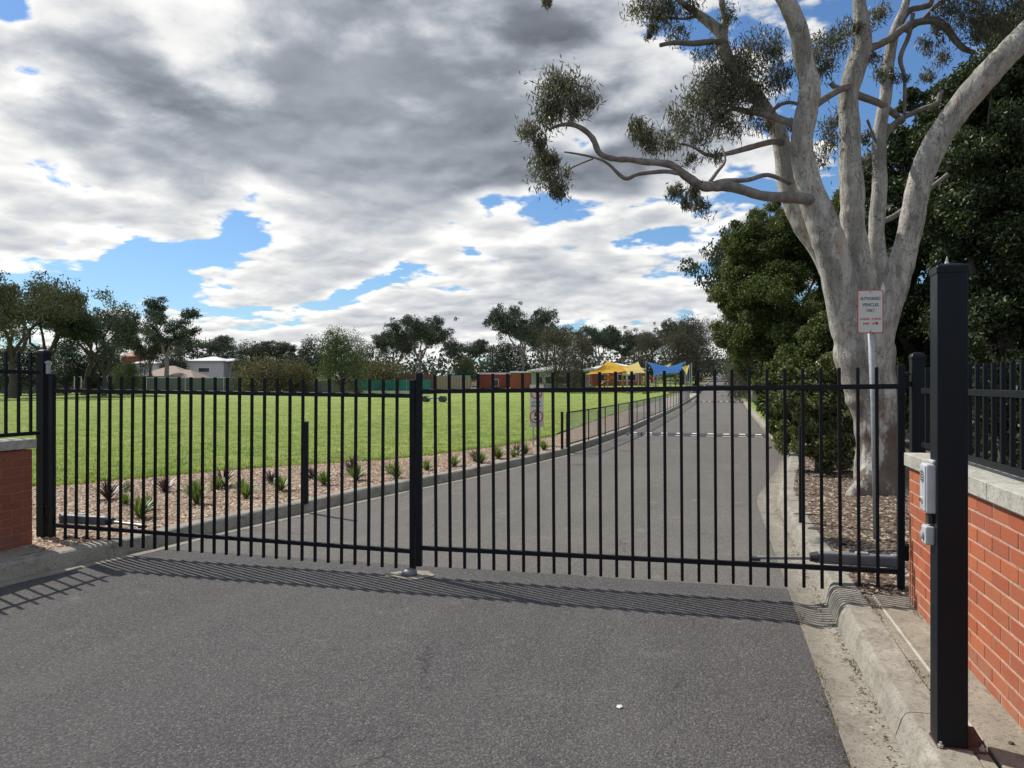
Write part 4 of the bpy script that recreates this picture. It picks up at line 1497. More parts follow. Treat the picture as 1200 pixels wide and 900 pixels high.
# ------------------------------------------------------------------ near trees on the right
def near_tree(name, px, d, clumps, mat, leafn, lf, label, bark, gz=None, group='trees right of the driveway', droop=0.25, cat='tree', gapn=0.30):
    """clumps: (bearing, height, half width px, half height px, extra distance)"""
    p = at(px, 450, d)
    z = gz if gz is not None else H1(p.y) + 0.13
    root = empty(name, (p.x, p.y, z))
    tag(root, label, cat, group)
    o = np.array((p.x, p.y, z))
    cs, rr = [], []
    tips = []
    for (cx, cy, rx, ry, dd) in clumps:
        dd_ = d + dd
        c = np.array(at(cx, cy, dd_)) - o
        tips.append(c)
        sx_, sz_ = rx / 900 * dd_, ry / 900 * dd_
        # break each clump into a scatter of sprays
        m_ = 16
        for k in range(m_):
            v = rng.normal(0, 1, 3)
            v /= np.linalg.norm(v)
            v *= rng.uniform(0.35, 1.0)
            cs.append(c + v * np.array([sx_, min(sx_, 1.6) * 1.0, sz_]))
            s = min(sx_, sz_) * rng.uniform(0.22, 0.48)
            rr.append((s, s, s * 0.75))
    rr = np.array(rr)
    w = rr[:, 0] ** 2
    cnt = np.maximum(8, w / w.sum() * leafn).astype(int)
    leaf_obj('crown', leaves(cs, rr, cnt, lf[0], lf[1], droop, gapn, 0.06), mat, root)
    t = MB()
    hh = max(c[2] for c in tips)
    fork = np.array((0, 0, hh * 0.18))
    t.tube([(0, 0, -0.3), (0, 0, 0.1), tuple(fork)], [hh * .034, hh * .026, hh * .021], 9)
    for c in tips:
        t.tube(wiggle(fork, c, 5, 0.05), np.linspace(hh * .013, hh * .003, 6), 6, cap=False)
    t.build('trunk', bark, root, smooth=True)
    return root


# large broad-leaved tree left of the white gum
near_tree('broadleaf_tree', 926, 27, [
    (905, 300, 45, 40, 0), (940, 265, 40, 35, 0), (875, 270, 30, 22, 0.6), (965, 300, 40, 40, 0.8), (870, 340, 26, 34, 0), (915, 350, 55, 40, -1), (955, 380, 45, 45, -.5),
    (880, 385, 36, 34, 0), (925, 405, 50, 34, -.6), (895, 425, 35, 26, .3), (980, 350, 40, 60, 1.0), (985, 420, 40, 40, 1.0), (870, 300, 18, 16, 0), (925, 240, 26, 16, .5), (985, 260, 40, 40, 1), (1010, 300, 40, 60, 1.5), (940, 440, 40, 20, -.5)],
    M['greenleaf'], 210000, (.11, .044), 'large dense green broad leaved tree left of the white gum trunk', M['darkbark'])
near_tree('broadleaf_tree', 908, 31, [
    (862, 330, 26, 34, 0), (850, 380, 22, 34, 0), (872, 404, 24, 22, 0), (845, 345, 14, 20, 0.5), (880, 290, 26, 26, 0), (900, 260, 26, 20, 0), (862, 285, 16, 18, .5), (890, 360, 30, 50, 1)],
    M['oliveleaf'], 80000, (.11, .045), 'olive toned broad leaved tree on the road side of the large green one', M['darkbark'])
near_tree('broadleaf_tree', 962, 18, [
    (930, 430, 34, 30, 0), (965, 400, 34, 40, 0), (990, 440, 30, 40, 0), (910, 450, 24, 24, 0), (950, 480, 40, 34, 0), (985, 500, 34, 40, 0), (925, 490, 26, 28, 0), (900, 470, 16, 20, .5), (1000, 380, 24, 50, .5)],
    M['greenleaf'], 80000, (.10, .042), 'dense low tree filling the gap between the stop post and the gum trunk', M['darkbark'])
# lower olive shrubs along the bed
near_tree('olive_shrub', 958, 14.2, [
    (930, 470, 26, 26, 0), (965, 470, 34, 32, 0), (995, 500, 26, 36, 0), (925, 515, 20, 24, 0.3), (955, 520, 30, 26, -.2), (980, 530, 26, 22, 0), (1000, 450, 30, 30, .4), (940, 440, 24, 18, .4), (975, 430, 30, 20, .5)],
    M['oliveleaf'], 42000, (.085, .035), 'olive green shrub with pale leaf tips beside the gum trunk', M['darkbark'], group='shrubs in the right bed', cat='shrub')
near_tree('olive_shrub', 934, 22, [
    (905, 450, 14, 14, 0), (918, 478, 14, 20, 0), (928, 470, 24, 28, -1), (935, 500, 24, 22, -2), (915, 445, 26, 14, 0), (950, 440, 30, 18, -1)],
    M['oliveleaf'], 26000, (.10, .045), 'yellow green shrub overhanging the kerb left of the stop post', M['darkbark'], group='shrubs in the right bed', cat='shrub')
near_tree('broadleaf_tree', 894, 40, [
    (872, 425, 16, 16, 0), (890, 435, 20, 14, 0), (880, 410, 20, 14, 0), (905, 415, 24, 26, 0), (893, 395, 20, 18, 0)],
    M['farmid'], 16000, (.16, .08), 'smaller bright green tree beside the driveway beyond the shrubs', M['darkbark'])
# tall dark trees filling the right
near_tree('dark_evergreen', 1085, 20, [
    (1060, 180, 40, 36, 0), (1100, 150, 45, 40, 0), (1040, 240, 36, 40, 0), (1095, 225, 50, 50, 0), (1075, 290, 55, 50, 0), (1050, 350, 45, 50, 0), (1100, 350, 60, 55, 0),
    (1070, 410, 60, 45, 0), (1110, 430, 60, 45, 0), (1035, 300, 30, 50, 0.5), (1080, 480, 60, 45, 0), (1130, 120, 34, 34, .5), (1010, 210, 26, 24, .5), (1040, 450, 40, 60, .5), (1010, 385, 36, 60, 1), (1075, 120, 26, 20, 0), (1060, 240, 50, 60, 1.5), (1050, 420, 60, 80, 1.5), (1110, 300, 60, 80, 1.5)],
    M['darkleaf'], 165000, (.125, .05), 'tall dark evergreen directly behind the forked white gum trunk', M['darkbark'])
near_tree('dark_evergreen', 1185, 16, [
    (1165, 90, 50, 40, 0), (1210, 60, 55, 40, 0), (1150, 170, 50, 55, 0), (1215, 160, 60, 60, 0), (1160, 260, 60, 60, 0), (1230, 270, 60, 70, 0), (1170, 350, 65, 60, 0), (1240, 370, 60, 60, 0),
    (1155, 440, 65, 50, 0), (1225, 460, 70, 55, 0), (1130, 310, 45, 60, .5), (1290, 200, 60, 120, 0), (1300, 400, 70, 120, 0), (1190, 520, 80, 40, 0), (1270, 90, 60, 60, 0), (1120, 240, 40, 40, .5), (1195, 30, 40, 30, 0), (1180, 120, 50, 50, 1), (1135, 120, 40, 40, 1), (1110, 170, 40, 50, 1), (1190, 220, 70, 80, 1.5), (1190, 400, 80, 90, 1.5)],
    M['darkleaf'], 190000, (.115, .045), 'tall dark evergreen at the right edge behind the wall fence', M['darkbark'])
near_tree('dark_evergreen', 1330, 12, [
    (1330, 100, 110, 90, 0), (1420, 260, 110, 120, 0), (1330, 420, 100, 100, 0), (1460, 420, 110, 100, 0), (1250, 470, 80, 60, 1.5), (1380, 180, 100, 100, 0)],
    M['darkleaf'], 50000, (.115, .045), 'dark evergreen just outside the right edge beside the wall', M['darkbark'])

# ------------------------------------------------------------------ the white gum
gb = at(1030, 588, 11.7)
gum = empty('white_gum', (gb.x, gb.y, 0.13))
tag(gum, 'big forked white barked gum tree behind the sign on the right', 'tree')
O = Vector((gb.x, gb.y, 0.13))
trunk_mb = MB()
branch_mb = None


def limb(pts, mbx=trunk_mb, n=14, jag=0.06, sub=4):
    """pts: (bearing, height, half width px, distance)"""
    P3 = [at(a, b, d) - O for (a, b, r, d) in pts]
    Rr = [r / 900 * d for (a, b, r, d) in pts]
    out, rad = [], []
    m_ = len(P3)
    for i in range(m_ - 1):
        p0, p1, p2, p3 = P3[max(i - 1, 0)], P3[i], P3[i + 1], P3[min(i + 2, m_ - 1)]
        for k in range(sub):
            t = k / sub
            q = 0.5 * ((2 * p1) + (p2 - p0) * t + (2 * p0 - 5 * p1 + 4 * p2 - p3) * t * t + (3 * p1 - p0 - 3 * p2 + p3) * t ** 3)
            out.append(q)
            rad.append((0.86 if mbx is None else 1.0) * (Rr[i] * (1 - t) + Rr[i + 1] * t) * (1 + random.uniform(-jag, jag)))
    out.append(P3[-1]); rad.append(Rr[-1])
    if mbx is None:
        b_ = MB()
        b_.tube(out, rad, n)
        b_.build('branch', M['shadebark'], gum, smooth=True)
    else:
        mbx.tube(out, rad, n)
    return out


# main bole with flare and buttress roots
limb([(1034, 615, 46, 11.7), (1033, 587, 39, 11.7), (1033, 562, 31, 11.7), (1031, 515, 27, 11.7), (1027, 480, 28, 11.7), (1018, 447, 31, 11.7), (1012, 408, 33, 11.7), (1011, 385, 32, 11.7), (1010, 365, 24, 11.7)], n=22)
for (a, b) in ((992, 590), (1068, 592), (1045, 612), (1012, 606)):
    limb([(1026, 545, 14, 11.6), ((1026 + a) / 2, 572, 13, 11.4), (a, b, 5, 11.2)], n=10)
# stem: left pair
limb([(1027, 510, 8, 11.75), (1020, 470, 15, 11.7), (1008, 428, 20, 11.65), (998, 388, 22, 11.6), (986, 342, 20, 11.5), (976, 300, 19, 11.4), (964, 262, 18, 11.4), (951, 228, 15.5, 11.4), (943, 195, 14, 11.4), (939, 168, 13, 11.3), (945, 132, 12.5, 11.3), (949, 102, 12, 11.2), (942, 72, 11.5, 11.2), (936, 36, 11, 11.1), (924, 6, 11, 11.0), (908, -30, 10, 10.9), (900, -90, 8, 10.8), (915, -150, 5, 10.8)], n=18)
limb([(1012, 425, 6, 11.8), (1002, 395, 12, 11.85), (990, 355, 17, 11.9), (970, 300, 16, 12.0), (942, 264, 13, 12.1), (925, 228, 12, 12.2), (919, 186, 11, 12.2), (912, 156, 10, 12.2), (898, 130, 9, 12.2), (875, 98, 8, 12.2), (852, 68, 8, 12.2), (843, 38, 7, 12.1), (820, 18, 5.5, 12.1), (800, 4, 4, 12.0), (780, -14, 3, 12)], n=14)
limb([(846, 60, 5, 12.1), (850, 25, 4.5, 12.1), (845, -5, 4, 12), (850, -60, 3, 12)], n=10)
# centre stem
limb([(1020, 480, 8, 11.8), (1016, 440, 16, 11.85), (1014, 400, 22, 11.9), (1008, 350, 20, 12.0), (1003, 300, 15.5, 12.0), (999, 262, 14, 12.0), (999, 225, 13.5, 12.0), (996, 190, 12.5, 12.0), (996, 150, 12, 12.0), (994, 114, 11.5, 12.0), (1003, 78, 12, 12.0), (1011, 52, 11, 12.0), (1009, 24, 8.5, 12.0), (1007, -8, 8, 12.0), (1012, -60, 7, 12.0), (1000, -130, 4, 12.0)], n=16)
# slender right-centre stem
limb([(1024, 440, 6, 12.0), (1027, 410, 11, 12.1), (1028, 380, 14, 12.25), (1028, 320, 13, 12.4), (1027, 270, 9.5, 12.4), (1031, 215, 9, 12.4), (1030, 168, 8, 12.4), (1033, 140, 7.5, 12.4), (1038, 112, 7, 12.4), (1041, 75, 7, 12.4), (1048, 38, 6, 12.4), (1061, 6, 5, 12.4), (1068, -30, 4.5, 12.4), (1085, -90, 3, 12.4)], n=14)
# big right stem
limb([(1030, 510, 8, 11.75), (1028, 470, 14, 11.7), (1025, 430, 18, 11.6), (1029, 388, 19, 11.4), (1046, 342, 16.5, 11.3), (1058, 302, 14.5, 11.2), (1067, 268, 14, 11.1), (1077, 216, 14, 11.0), (1095, 171, 14.5, 10.9), (1124, 127, 14.5, 10.7), (1157, 88, 15, 10.5), (1186, 57, 14.5, 10.3), (1215, 25, 13, 10.2), (1250, -20, 12, 10.1), (1280, -90, 9, 10), (1300, -170, 5, 10)], n=18)
# long low limb reaching left
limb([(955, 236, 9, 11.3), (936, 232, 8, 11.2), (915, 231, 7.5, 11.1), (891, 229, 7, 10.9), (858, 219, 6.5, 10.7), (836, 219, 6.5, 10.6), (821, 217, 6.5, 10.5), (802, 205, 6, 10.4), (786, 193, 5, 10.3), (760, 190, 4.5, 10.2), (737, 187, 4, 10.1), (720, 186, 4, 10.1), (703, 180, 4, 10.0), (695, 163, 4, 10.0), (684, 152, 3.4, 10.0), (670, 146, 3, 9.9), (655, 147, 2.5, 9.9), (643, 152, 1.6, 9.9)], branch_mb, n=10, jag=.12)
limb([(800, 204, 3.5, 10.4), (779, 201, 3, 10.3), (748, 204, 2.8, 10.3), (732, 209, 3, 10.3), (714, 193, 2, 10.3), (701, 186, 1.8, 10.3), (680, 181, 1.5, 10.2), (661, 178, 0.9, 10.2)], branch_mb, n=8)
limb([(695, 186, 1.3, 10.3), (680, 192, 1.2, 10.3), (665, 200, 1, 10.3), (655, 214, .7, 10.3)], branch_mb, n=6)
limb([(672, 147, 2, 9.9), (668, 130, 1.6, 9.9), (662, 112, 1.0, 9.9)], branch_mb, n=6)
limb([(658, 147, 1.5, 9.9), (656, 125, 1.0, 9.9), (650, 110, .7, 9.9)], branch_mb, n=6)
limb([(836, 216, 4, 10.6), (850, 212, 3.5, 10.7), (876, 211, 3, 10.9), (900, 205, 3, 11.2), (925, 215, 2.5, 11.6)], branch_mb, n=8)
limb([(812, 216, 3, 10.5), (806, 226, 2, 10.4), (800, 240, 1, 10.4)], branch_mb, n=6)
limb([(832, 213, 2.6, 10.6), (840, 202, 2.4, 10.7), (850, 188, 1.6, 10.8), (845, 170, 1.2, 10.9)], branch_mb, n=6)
# mid-left branches
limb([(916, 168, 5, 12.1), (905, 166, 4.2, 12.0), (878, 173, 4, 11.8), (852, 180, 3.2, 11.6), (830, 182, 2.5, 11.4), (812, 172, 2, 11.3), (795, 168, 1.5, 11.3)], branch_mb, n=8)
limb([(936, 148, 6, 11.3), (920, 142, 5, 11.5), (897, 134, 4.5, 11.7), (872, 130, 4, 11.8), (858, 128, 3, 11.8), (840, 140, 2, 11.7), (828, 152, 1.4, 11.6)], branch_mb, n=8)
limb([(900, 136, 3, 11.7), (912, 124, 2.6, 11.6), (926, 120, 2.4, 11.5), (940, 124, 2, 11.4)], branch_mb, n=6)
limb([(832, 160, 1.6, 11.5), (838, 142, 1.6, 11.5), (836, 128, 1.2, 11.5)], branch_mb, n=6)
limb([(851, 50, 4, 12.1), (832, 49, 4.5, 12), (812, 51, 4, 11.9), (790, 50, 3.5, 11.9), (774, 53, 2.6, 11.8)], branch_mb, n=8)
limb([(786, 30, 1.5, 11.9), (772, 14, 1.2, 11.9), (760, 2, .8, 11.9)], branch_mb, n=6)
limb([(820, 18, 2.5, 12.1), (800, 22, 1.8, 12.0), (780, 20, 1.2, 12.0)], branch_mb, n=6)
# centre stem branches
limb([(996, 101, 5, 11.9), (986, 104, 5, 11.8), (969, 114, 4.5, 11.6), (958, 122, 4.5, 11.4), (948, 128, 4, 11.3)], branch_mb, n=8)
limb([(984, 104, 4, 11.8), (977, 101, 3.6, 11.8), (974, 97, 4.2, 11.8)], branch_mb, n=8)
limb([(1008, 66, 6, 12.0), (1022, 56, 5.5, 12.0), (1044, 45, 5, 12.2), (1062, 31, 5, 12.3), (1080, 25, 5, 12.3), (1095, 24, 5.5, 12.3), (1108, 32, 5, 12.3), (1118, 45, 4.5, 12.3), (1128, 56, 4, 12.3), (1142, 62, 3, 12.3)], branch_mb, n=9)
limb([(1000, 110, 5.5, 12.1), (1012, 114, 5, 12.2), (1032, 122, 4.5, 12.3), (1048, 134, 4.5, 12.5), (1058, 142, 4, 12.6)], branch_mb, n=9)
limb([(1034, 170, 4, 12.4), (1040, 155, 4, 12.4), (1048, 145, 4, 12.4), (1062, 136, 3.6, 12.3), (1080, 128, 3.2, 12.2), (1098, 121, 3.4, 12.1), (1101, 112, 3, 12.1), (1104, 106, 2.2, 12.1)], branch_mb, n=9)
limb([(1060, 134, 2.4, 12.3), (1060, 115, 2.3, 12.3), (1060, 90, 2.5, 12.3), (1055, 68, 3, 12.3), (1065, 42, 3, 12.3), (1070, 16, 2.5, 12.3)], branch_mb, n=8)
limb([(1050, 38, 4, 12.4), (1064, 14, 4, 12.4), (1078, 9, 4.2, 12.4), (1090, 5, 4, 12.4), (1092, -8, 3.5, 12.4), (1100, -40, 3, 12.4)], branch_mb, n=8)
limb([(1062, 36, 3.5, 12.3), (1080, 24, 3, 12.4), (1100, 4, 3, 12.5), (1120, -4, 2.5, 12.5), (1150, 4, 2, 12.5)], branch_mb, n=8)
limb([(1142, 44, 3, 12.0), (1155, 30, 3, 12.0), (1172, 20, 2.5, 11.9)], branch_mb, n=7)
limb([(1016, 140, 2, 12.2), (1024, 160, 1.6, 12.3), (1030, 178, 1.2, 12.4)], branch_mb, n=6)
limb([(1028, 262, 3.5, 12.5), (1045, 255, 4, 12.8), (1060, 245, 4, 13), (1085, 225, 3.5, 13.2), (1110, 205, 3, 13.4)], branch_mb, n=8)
# crown supports above the picture
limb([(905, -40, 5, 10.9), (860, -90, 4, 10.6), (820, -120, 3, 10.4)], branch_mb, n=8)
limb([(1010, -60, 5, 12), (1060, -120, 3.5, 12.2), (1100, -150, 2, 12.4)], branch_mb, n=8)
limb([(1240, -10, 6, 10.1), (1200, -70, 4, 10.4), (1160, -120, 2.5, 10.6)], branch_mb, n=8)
tro = trunk_mb.build('trunk', M['gumbark'], gum, smooth=True)
rm_ = tro.modifiers.new('fuse', 'REMESH')
rm_.mode = 'VOXEL'
rm_.voxel_size = 0.028
sm_ = tro.modifiers.new('soften', 'SMOOTH')
sm_.factor = 0.6
sm_.iterations = 9
dgx = bpy.context.evaluated_depsgraph_get()
dgx.update()
fused = bpy.data.meshes.new_from_object(tro.evaluated_get(dgx))
tro.modifiers.clear()
tro.data = fused
fused.polygons.foreach_set('use_smooth', np.ones(len(fused.polygons), dtype=bool))


# leafy sprays: (bearing, height, radius px, distance, density)
SPR = [(668, 112, 30, 9.9, 1.3), (642, 128, 20, 9.9, 1.1), (622, 150, 15, 9.9, .8), (690, 118, 14, 9.9, .5), (652, 100, 18, 9.9, 1), (676, 130, 12, 9.9, .6), (630, 170, 10, 9.9, .5), (646, 210, 18, 10.2, 1.2), (655, 225, 12, 10.2, .7), (636, 190, 12, 10.1, .7), (648, 190, 10, 10.1, .5),
       (748, 158, 15, 10.4, 1.1), (762, 168, 12, 10.4, .7), (745, 148, 8, 10.4, .5), (780, 172, 14, 10.8, .5), (795, 160, 18, 11.2, .7), (800, 140, 15, 11.4, .7), (815, 118, 20, 11.7, 1.2), (838, 112, 26, 11.8, 1.9), (858, 88, 28, 11.9, 2.2), (865, 112, 22, 11.8, 1.6), (845, 135, 20, 11.7, 1.2), (826, 140, 16, 11.6, 1),
       (885, 70, 26, 11.9, 1.5), (900, 100, 20, 11.7, 1.1), (905, 60, 20, 11.7, .9), (920, 92, 12, 11.6, .5), (862, 145, 15, 11.7, .8), (820, 165, 14, 11.4, .6), (812, 185, 10, 11.2, .4), (838, 182, 10, 11.2, .3), (795, 222, 11, 10.4, .5), (802, 240, 9, 10.4, .4), (822, 238, 12, 10.6, .5), (812, 228, 10, 10.5, .4),
       (752, 10, 15, 11.9, 1), (770, 20, 16, 11.9, .9), (788, 8, 16, 12, .8), (798, 34, 15, 12, .5), (764, 40, 8, 11.9, .3), (812, 4, 12, 12, .5), (828, 62, 12, 12, .4), (860, 20, 12, 12, .4), (775, -10, 20, 12, 1),
       (972, 52, 22, 11.6, 1.1), (958, 70, 14, 11.6, .7), (984, 36, 12, 11.7, .5), (966, 82, 12, 11.6, .5), (1022, 66, 10, 12, .3), (1036, 85, 9, 12.3, .3), (1022, 22, 12, 12.2, .4), (1036, 12, 12, 12.2, .5),
       (960, 150, 14, 12.3, .4), (972, 170, 16, 12.4, .5), (960, 190, 16, 12.5, .6), (982, 140, 12, 12.3, .4), (1018, 160, 9, 12.4, .3), (1016, 190, 9, 12.4, .3), (1050, 92, 9, 12.3, .2), (1082, 52, 9, 12.3, .2), (1110, 68, 14, 12.4, .4), (1098, 42, 9, 12.4, .2),
       (1130, 22, 24, 12.1, 1.3), (1160, 18, 22, 12, 1.2), (1110, 8, 16, 12.2, .8), (1180, 30, 16, 11.9, .8), (1148, 42, 16, 12, .7), (1190, 6, 20, 11.8, 1), (1000, 30, 7, 11.9, .1), (1086, 88, 9, 12.3, .2), (640, 2, 6, 9.5, .12), (930, 150, 8, 11.6, .15), (895, 150, 12, 11.8, .4), (880, 130, 12, 11.8, .5),
       # crown above the picture
       (770, -120, 60, 11.5, 3), (850, -110, 70, 11, 4), (930, -140, 70, 11, 4), (1010, -150, 70, 12, 4), (1100, -130, 70, 12, 4), (1190, -140, 70, 10.5, 4), (1290, -150, 70, 10, 4), (1060, -70, 40, 12.2, 1.6), (1150, -60, 40, 12, 1.6)]
cs, rr, cn = [], [], []
tw = MB()
for (px, py, rpx, d, den) in SPR:
    c = np.array(at(px, py, d) - O)
    r = rpx / 900 * d
    nt_ = max(3, int(8 * den))
    for k in range(nt_):
        v = rng.normal(0, 1, 3); v /= np.linalg.norm(v)
        e = c + v * r * rng.uniform(.3, 1.35) * np.array([1, 1, .85])
        q = wiggle(c + rng.normal(0, .12, 3) * r, e, 3, .12)
        if py > -30:
            tw.tube(q, [.0055, .004, .0028, .0015], 3, cap=False)
        for s in (0.6, 1.0):
            m_ = q[0 if s < .5 else (2 if s < .9 else 3)]
            cs.append(m_); rr.append(r * rng.uniform(.45, 1.15)); cn.append(int(rng.uniform(20, 36) * (1 if py > -30 else .8) * max(1, (rpx / 18)) ** 1.0))
leaf_obj('crown', leaves(cs, rr, (np.array(cn) * 1.3).astype(int), .100, .0165, .8, .05, .12), M['gumleaf'], gum)
o = tw.build('twigs', M['darkbark'], gum)
o['kind'] = 'stuff'
# loose plate of peeling bark in the fork
bp = MB()
c0 = at(1033, 344, 11.2) - O
bp.poly_prism([c0 + Vector(v) for v in ((-.04, 0, -.16), (.045, 0, -.10), (.06, 0, .06), (.02, 0, .17), (-.02, 0, .02))], (0, .02, 0))
bp.build('peeling_bark', M['signwhite'], gum)


# ------------------------------------------------------------------ flax plants
def flax(n, h, spread, seed):
    rs = np.random.default_rng(seed)
    V_, F_ = [], []
    for i in range(n):
        a = rs.uniform(0, 6.28)
        out = rs.uniform(.15, 1.0) * spread
        hh = h * rs.uniform(.6, 1.1) * (1.05 - .35 * out / spread)
        w = h * .030 * rs.uniform(.7, 1.2)
        dx_, dy_ = math.cos(a), math.sin(a)
        pxx, pyy = -dy_, dx_
        b = len(V_)
        for (t, wf) in ((0, .7), (.35, 1.0), (.7, .75), (1.0, .06)):
            x = dx_ * out * t ** 1.5 + dx_ * .01
            y = dy_ * out * t ** 1.5 + dy_ * .01
            z = hh * (t - .18 * t * t * (out / spread))
            V_.append((x + pxx * w * wf, y + pyy * w * wf, z))
            V_.append((x - pxx * w * wf, y - pyy * w * wf, z))
        for k in range(3):
            F_.append((b + 2 * k, b + 2 * k + 1, b + 2 * k + 3, b + 2 * k + 2))
    return V_, F_


FL = [(-8.36, 9.11, 'r', .42, 'large purple flax nearest the left gate motor'), (-6.80, 7.93, 'g', .34, 'yellow green flax closest to the kerb behind the left leaf'), (-7.15, 8.5, 'g', .26, 'small flax just behind the yellow green one by the kerb'),
      (-8.10, 9.95, 'r', .36, 'purple flax second in the back row near the lawn'), (-7.30, 9.60, 'g', .30, 'yellow flax in front of the second purple one'), (-6.85, 9.05, 'g', .36, 'bright green flax in the middle of the bed nearest the second gap'), (-7.60, 10.7, 'r', .46, 'tall purple spiky flax third along the lawn side'),
      (-7.50, 10.4, 'g', .28, 'green flax under the tall purple spiky one'), (-6.52, 9.70, 'g', .28, 'dark green flax close to the kerb before the stop post'), (-7.06, 11.2, 'r', .34, 'purple flax left of the stop post'), (-6.45, 10.5, 'g', .30, 'bright green flax left of the stop post near the kerb'),
      (-6.78, 12.0, 'r', .30, 'purple flax behind the stop post'), (-6.12, 11.25, 'g', .30, 'green flax just right of the stop post'), (-6.35, 12.7, 'r', .46, 'tall purple flax left of where the gate leaves meet'), (-5.90, 11.95, 'g', .36, 'green flax in front of the tall purple one at centre'),
      (-5.36, 12.4, 'g', .34, 'spiky green flax left of the closing stiles'), (-5.03, 14.5, 'g', .30, 'green flax first to the right of the closing stiles'), (-4.90, 15.5, 'r', .40, 'purple flax in the bed right of centre'), (-4.70, 15.2, 'g', .34, 'green flax beside the purple one right of centre'),
      (-4.60, 16.2, 'g', .36, 'green flax two plants before the speed sign'), (-4.40, 17.1, 'r', .40, 'purple flax before the speed sign'), (-4.28, 17.4, 'g', .34, 'green flax next to the purple one before the speed sign'), (-4.10, 18.6, 'g', .34, 'green flax at the foot of the speed sign')]
FL += [(-7.75, 8.75, 'g', .20, 'tiny green tuft beside the largest purple flax'), (-8.75, 9.9, 'g', .20, 'tiny green tuft near the lawn edge at the far left of the bed'), (-7.0, 10.3, 'g', .24, 'small green flax between the tall purple one and the kerb'),
       (-5.75, 13.0, 'g', .24, 'small green flax behind the spiky one left of the closing stiles'), (-5.3, 13.7, 'g', .26, 'small green flax half hidden by the closing stiles'), (-4.35, 16.6, 'g', .24, 'small green flax close to the kerb before the speed sign')]
for i, (x, y, kd, h, lab) in enumerate(FL):
    Vf, Ff = flax(60 if kd == 'r' else 110, h * (0.86 if kd == 'r' else 1.0), h * (1.0 if kd == 'r' else .85), 100 + i)
    r_ = empty('flax_plant', (x, y, H1(y) + 0.13))
    tag(r_, lab, 'plant', 'flax plants in the gravel bed')
    o = link('leaves', np_mesh('leaves', Vf, np.array(Ff)), r_, M['flaxred' if kd == 'r' else 'flaxgreen'])

# ------------------------------------------------------------------ small things lying about
lt = MB()
p = at(726, 829, 4.22)
lt.poly_prism([(0.018, 0.0, 0), (0.006, 0.022, 0), (-0.016, 0.018, 0), (-0.018, -0.008, 0), (0.004, -0.020, 0)], (0.002, 0.002, 0.007))
o = lt.build('litter', M['signwhite'], None, 0.002)
o.location = (p.x, p.y, 0.003)
tag(o, 'small white scrap lying on the asphalt in the foreground', 'litter')
p = at(946, 621, 8.65)
o = MB().lathe((0, 0, 0), [(0.11, 0), (0.10, .025), (.06, .045), (.01, .05)], 9).build('rock', M['darkbark'], None)
o.location = (p.x + .1, p.y, 0.14)
o.scale = (1.0, .5, .8)
tag(o, 'dark flat stone on the bark litter behind the right kerb', 'stone')
for i, (x, y, l, a, lab) in enumerate(((1.7, 8.0, .9, .3, 'thin dry stick lying left of the sign pole base'), (2.1, 8.5, .8, -.4, 'thin dry stick lying right of the sign pole base'), (1.5, 10.2, 1.1, .1, 'long dry stick on the litter in front of the gum'))):
    o = MB().tube(wiggle((-l / 2, 0, 0), (l / 2, 0, 0), 5, .03), [.006, .008, .008, .007, .005, .003], 6).build('stick', M['darkbark'], None)
    o.location = (x, y, .165)
    o.rotation_euler = (0, 0, a)
    tag(o, lab, 'stick', 'fallen sticks under the gum')
o = MB().lathe((0, 0, 0), [(.014, 0), (.011, .006), (.003, .008)], 7).build('leaf_scrap', M['darkbark'], None)
o.location = (1.30, 3.95, .149)
tag(o, 'small dark scrap on the footpath right of the tall post', 'litter')

# ------------------------------------------------------------------ far things: fences, houses, goals, sails
M['roofbrown'] = simple('brown tile roof', (0.26, 0.19, 0.145), 0.8, 0, .2, 2, .2)
M['rooforange'] = simple('orange tile roof', (0.38, 0.19, 0.12), 0.8, 0, .2, 2, .2)
M['housewhite'] = simple('rendered house wall', (0.55, 0.56, 0.56), 0.8, 0, .05, 1)
M['roofpale'] = simple('pale metal roof', (0.62, 0.63, 0.62), 0.5, 0, .05, 1)
M['housegrey'] = simple('grey school wall', (0.36, 0.37, 0.35), 0.8, 0, .06, 1)
M['farbrick'] = simple('distant brick', (0.30, 0.085, 0.05), 0.85, 0, .18, 5)
M['glass'] = simple('dark window glass', (0.03, 0.035, 0.045), 0.12, 0, .1, 2)
M['steelfence'] = simple('grey green panel fence', (0.13, 0.15, 0.145), 0.7, 0, .08, 1)
M['greenscreen'] = simple('green screen cloth', (0.02, 0.19, 0.145), 0.75, 0, .15, 1.5)
M['redfence'] = simple('brown paling', (0.16, 0.085, 0.065), 0.85, 0, .2, 3)
M['sailyellow'] = simple('yellow shade cloth', (0.80, 0.46, 0.03), 0.8, 0, .06, 2)
M['sailpale'] = simple('pale yellow shade cloth', (0.80, 0.66, 0.22), 0.8, 0, .06, 2)
M['sailblue'] = simple('blue shade cloth', (0.03, 0.17, 0.52), 0.8, 0, .08, 2)
M['playred'] = simple('play red', (0.5, 0.06, 0.04), .5)
M['playorange'] = simple('play orange', (0.55, 0.2, 0.05), .5)
M['timber'] = simple('treated timber', (0.30, 0.22, 0.14), .8, 0, .2, 6)
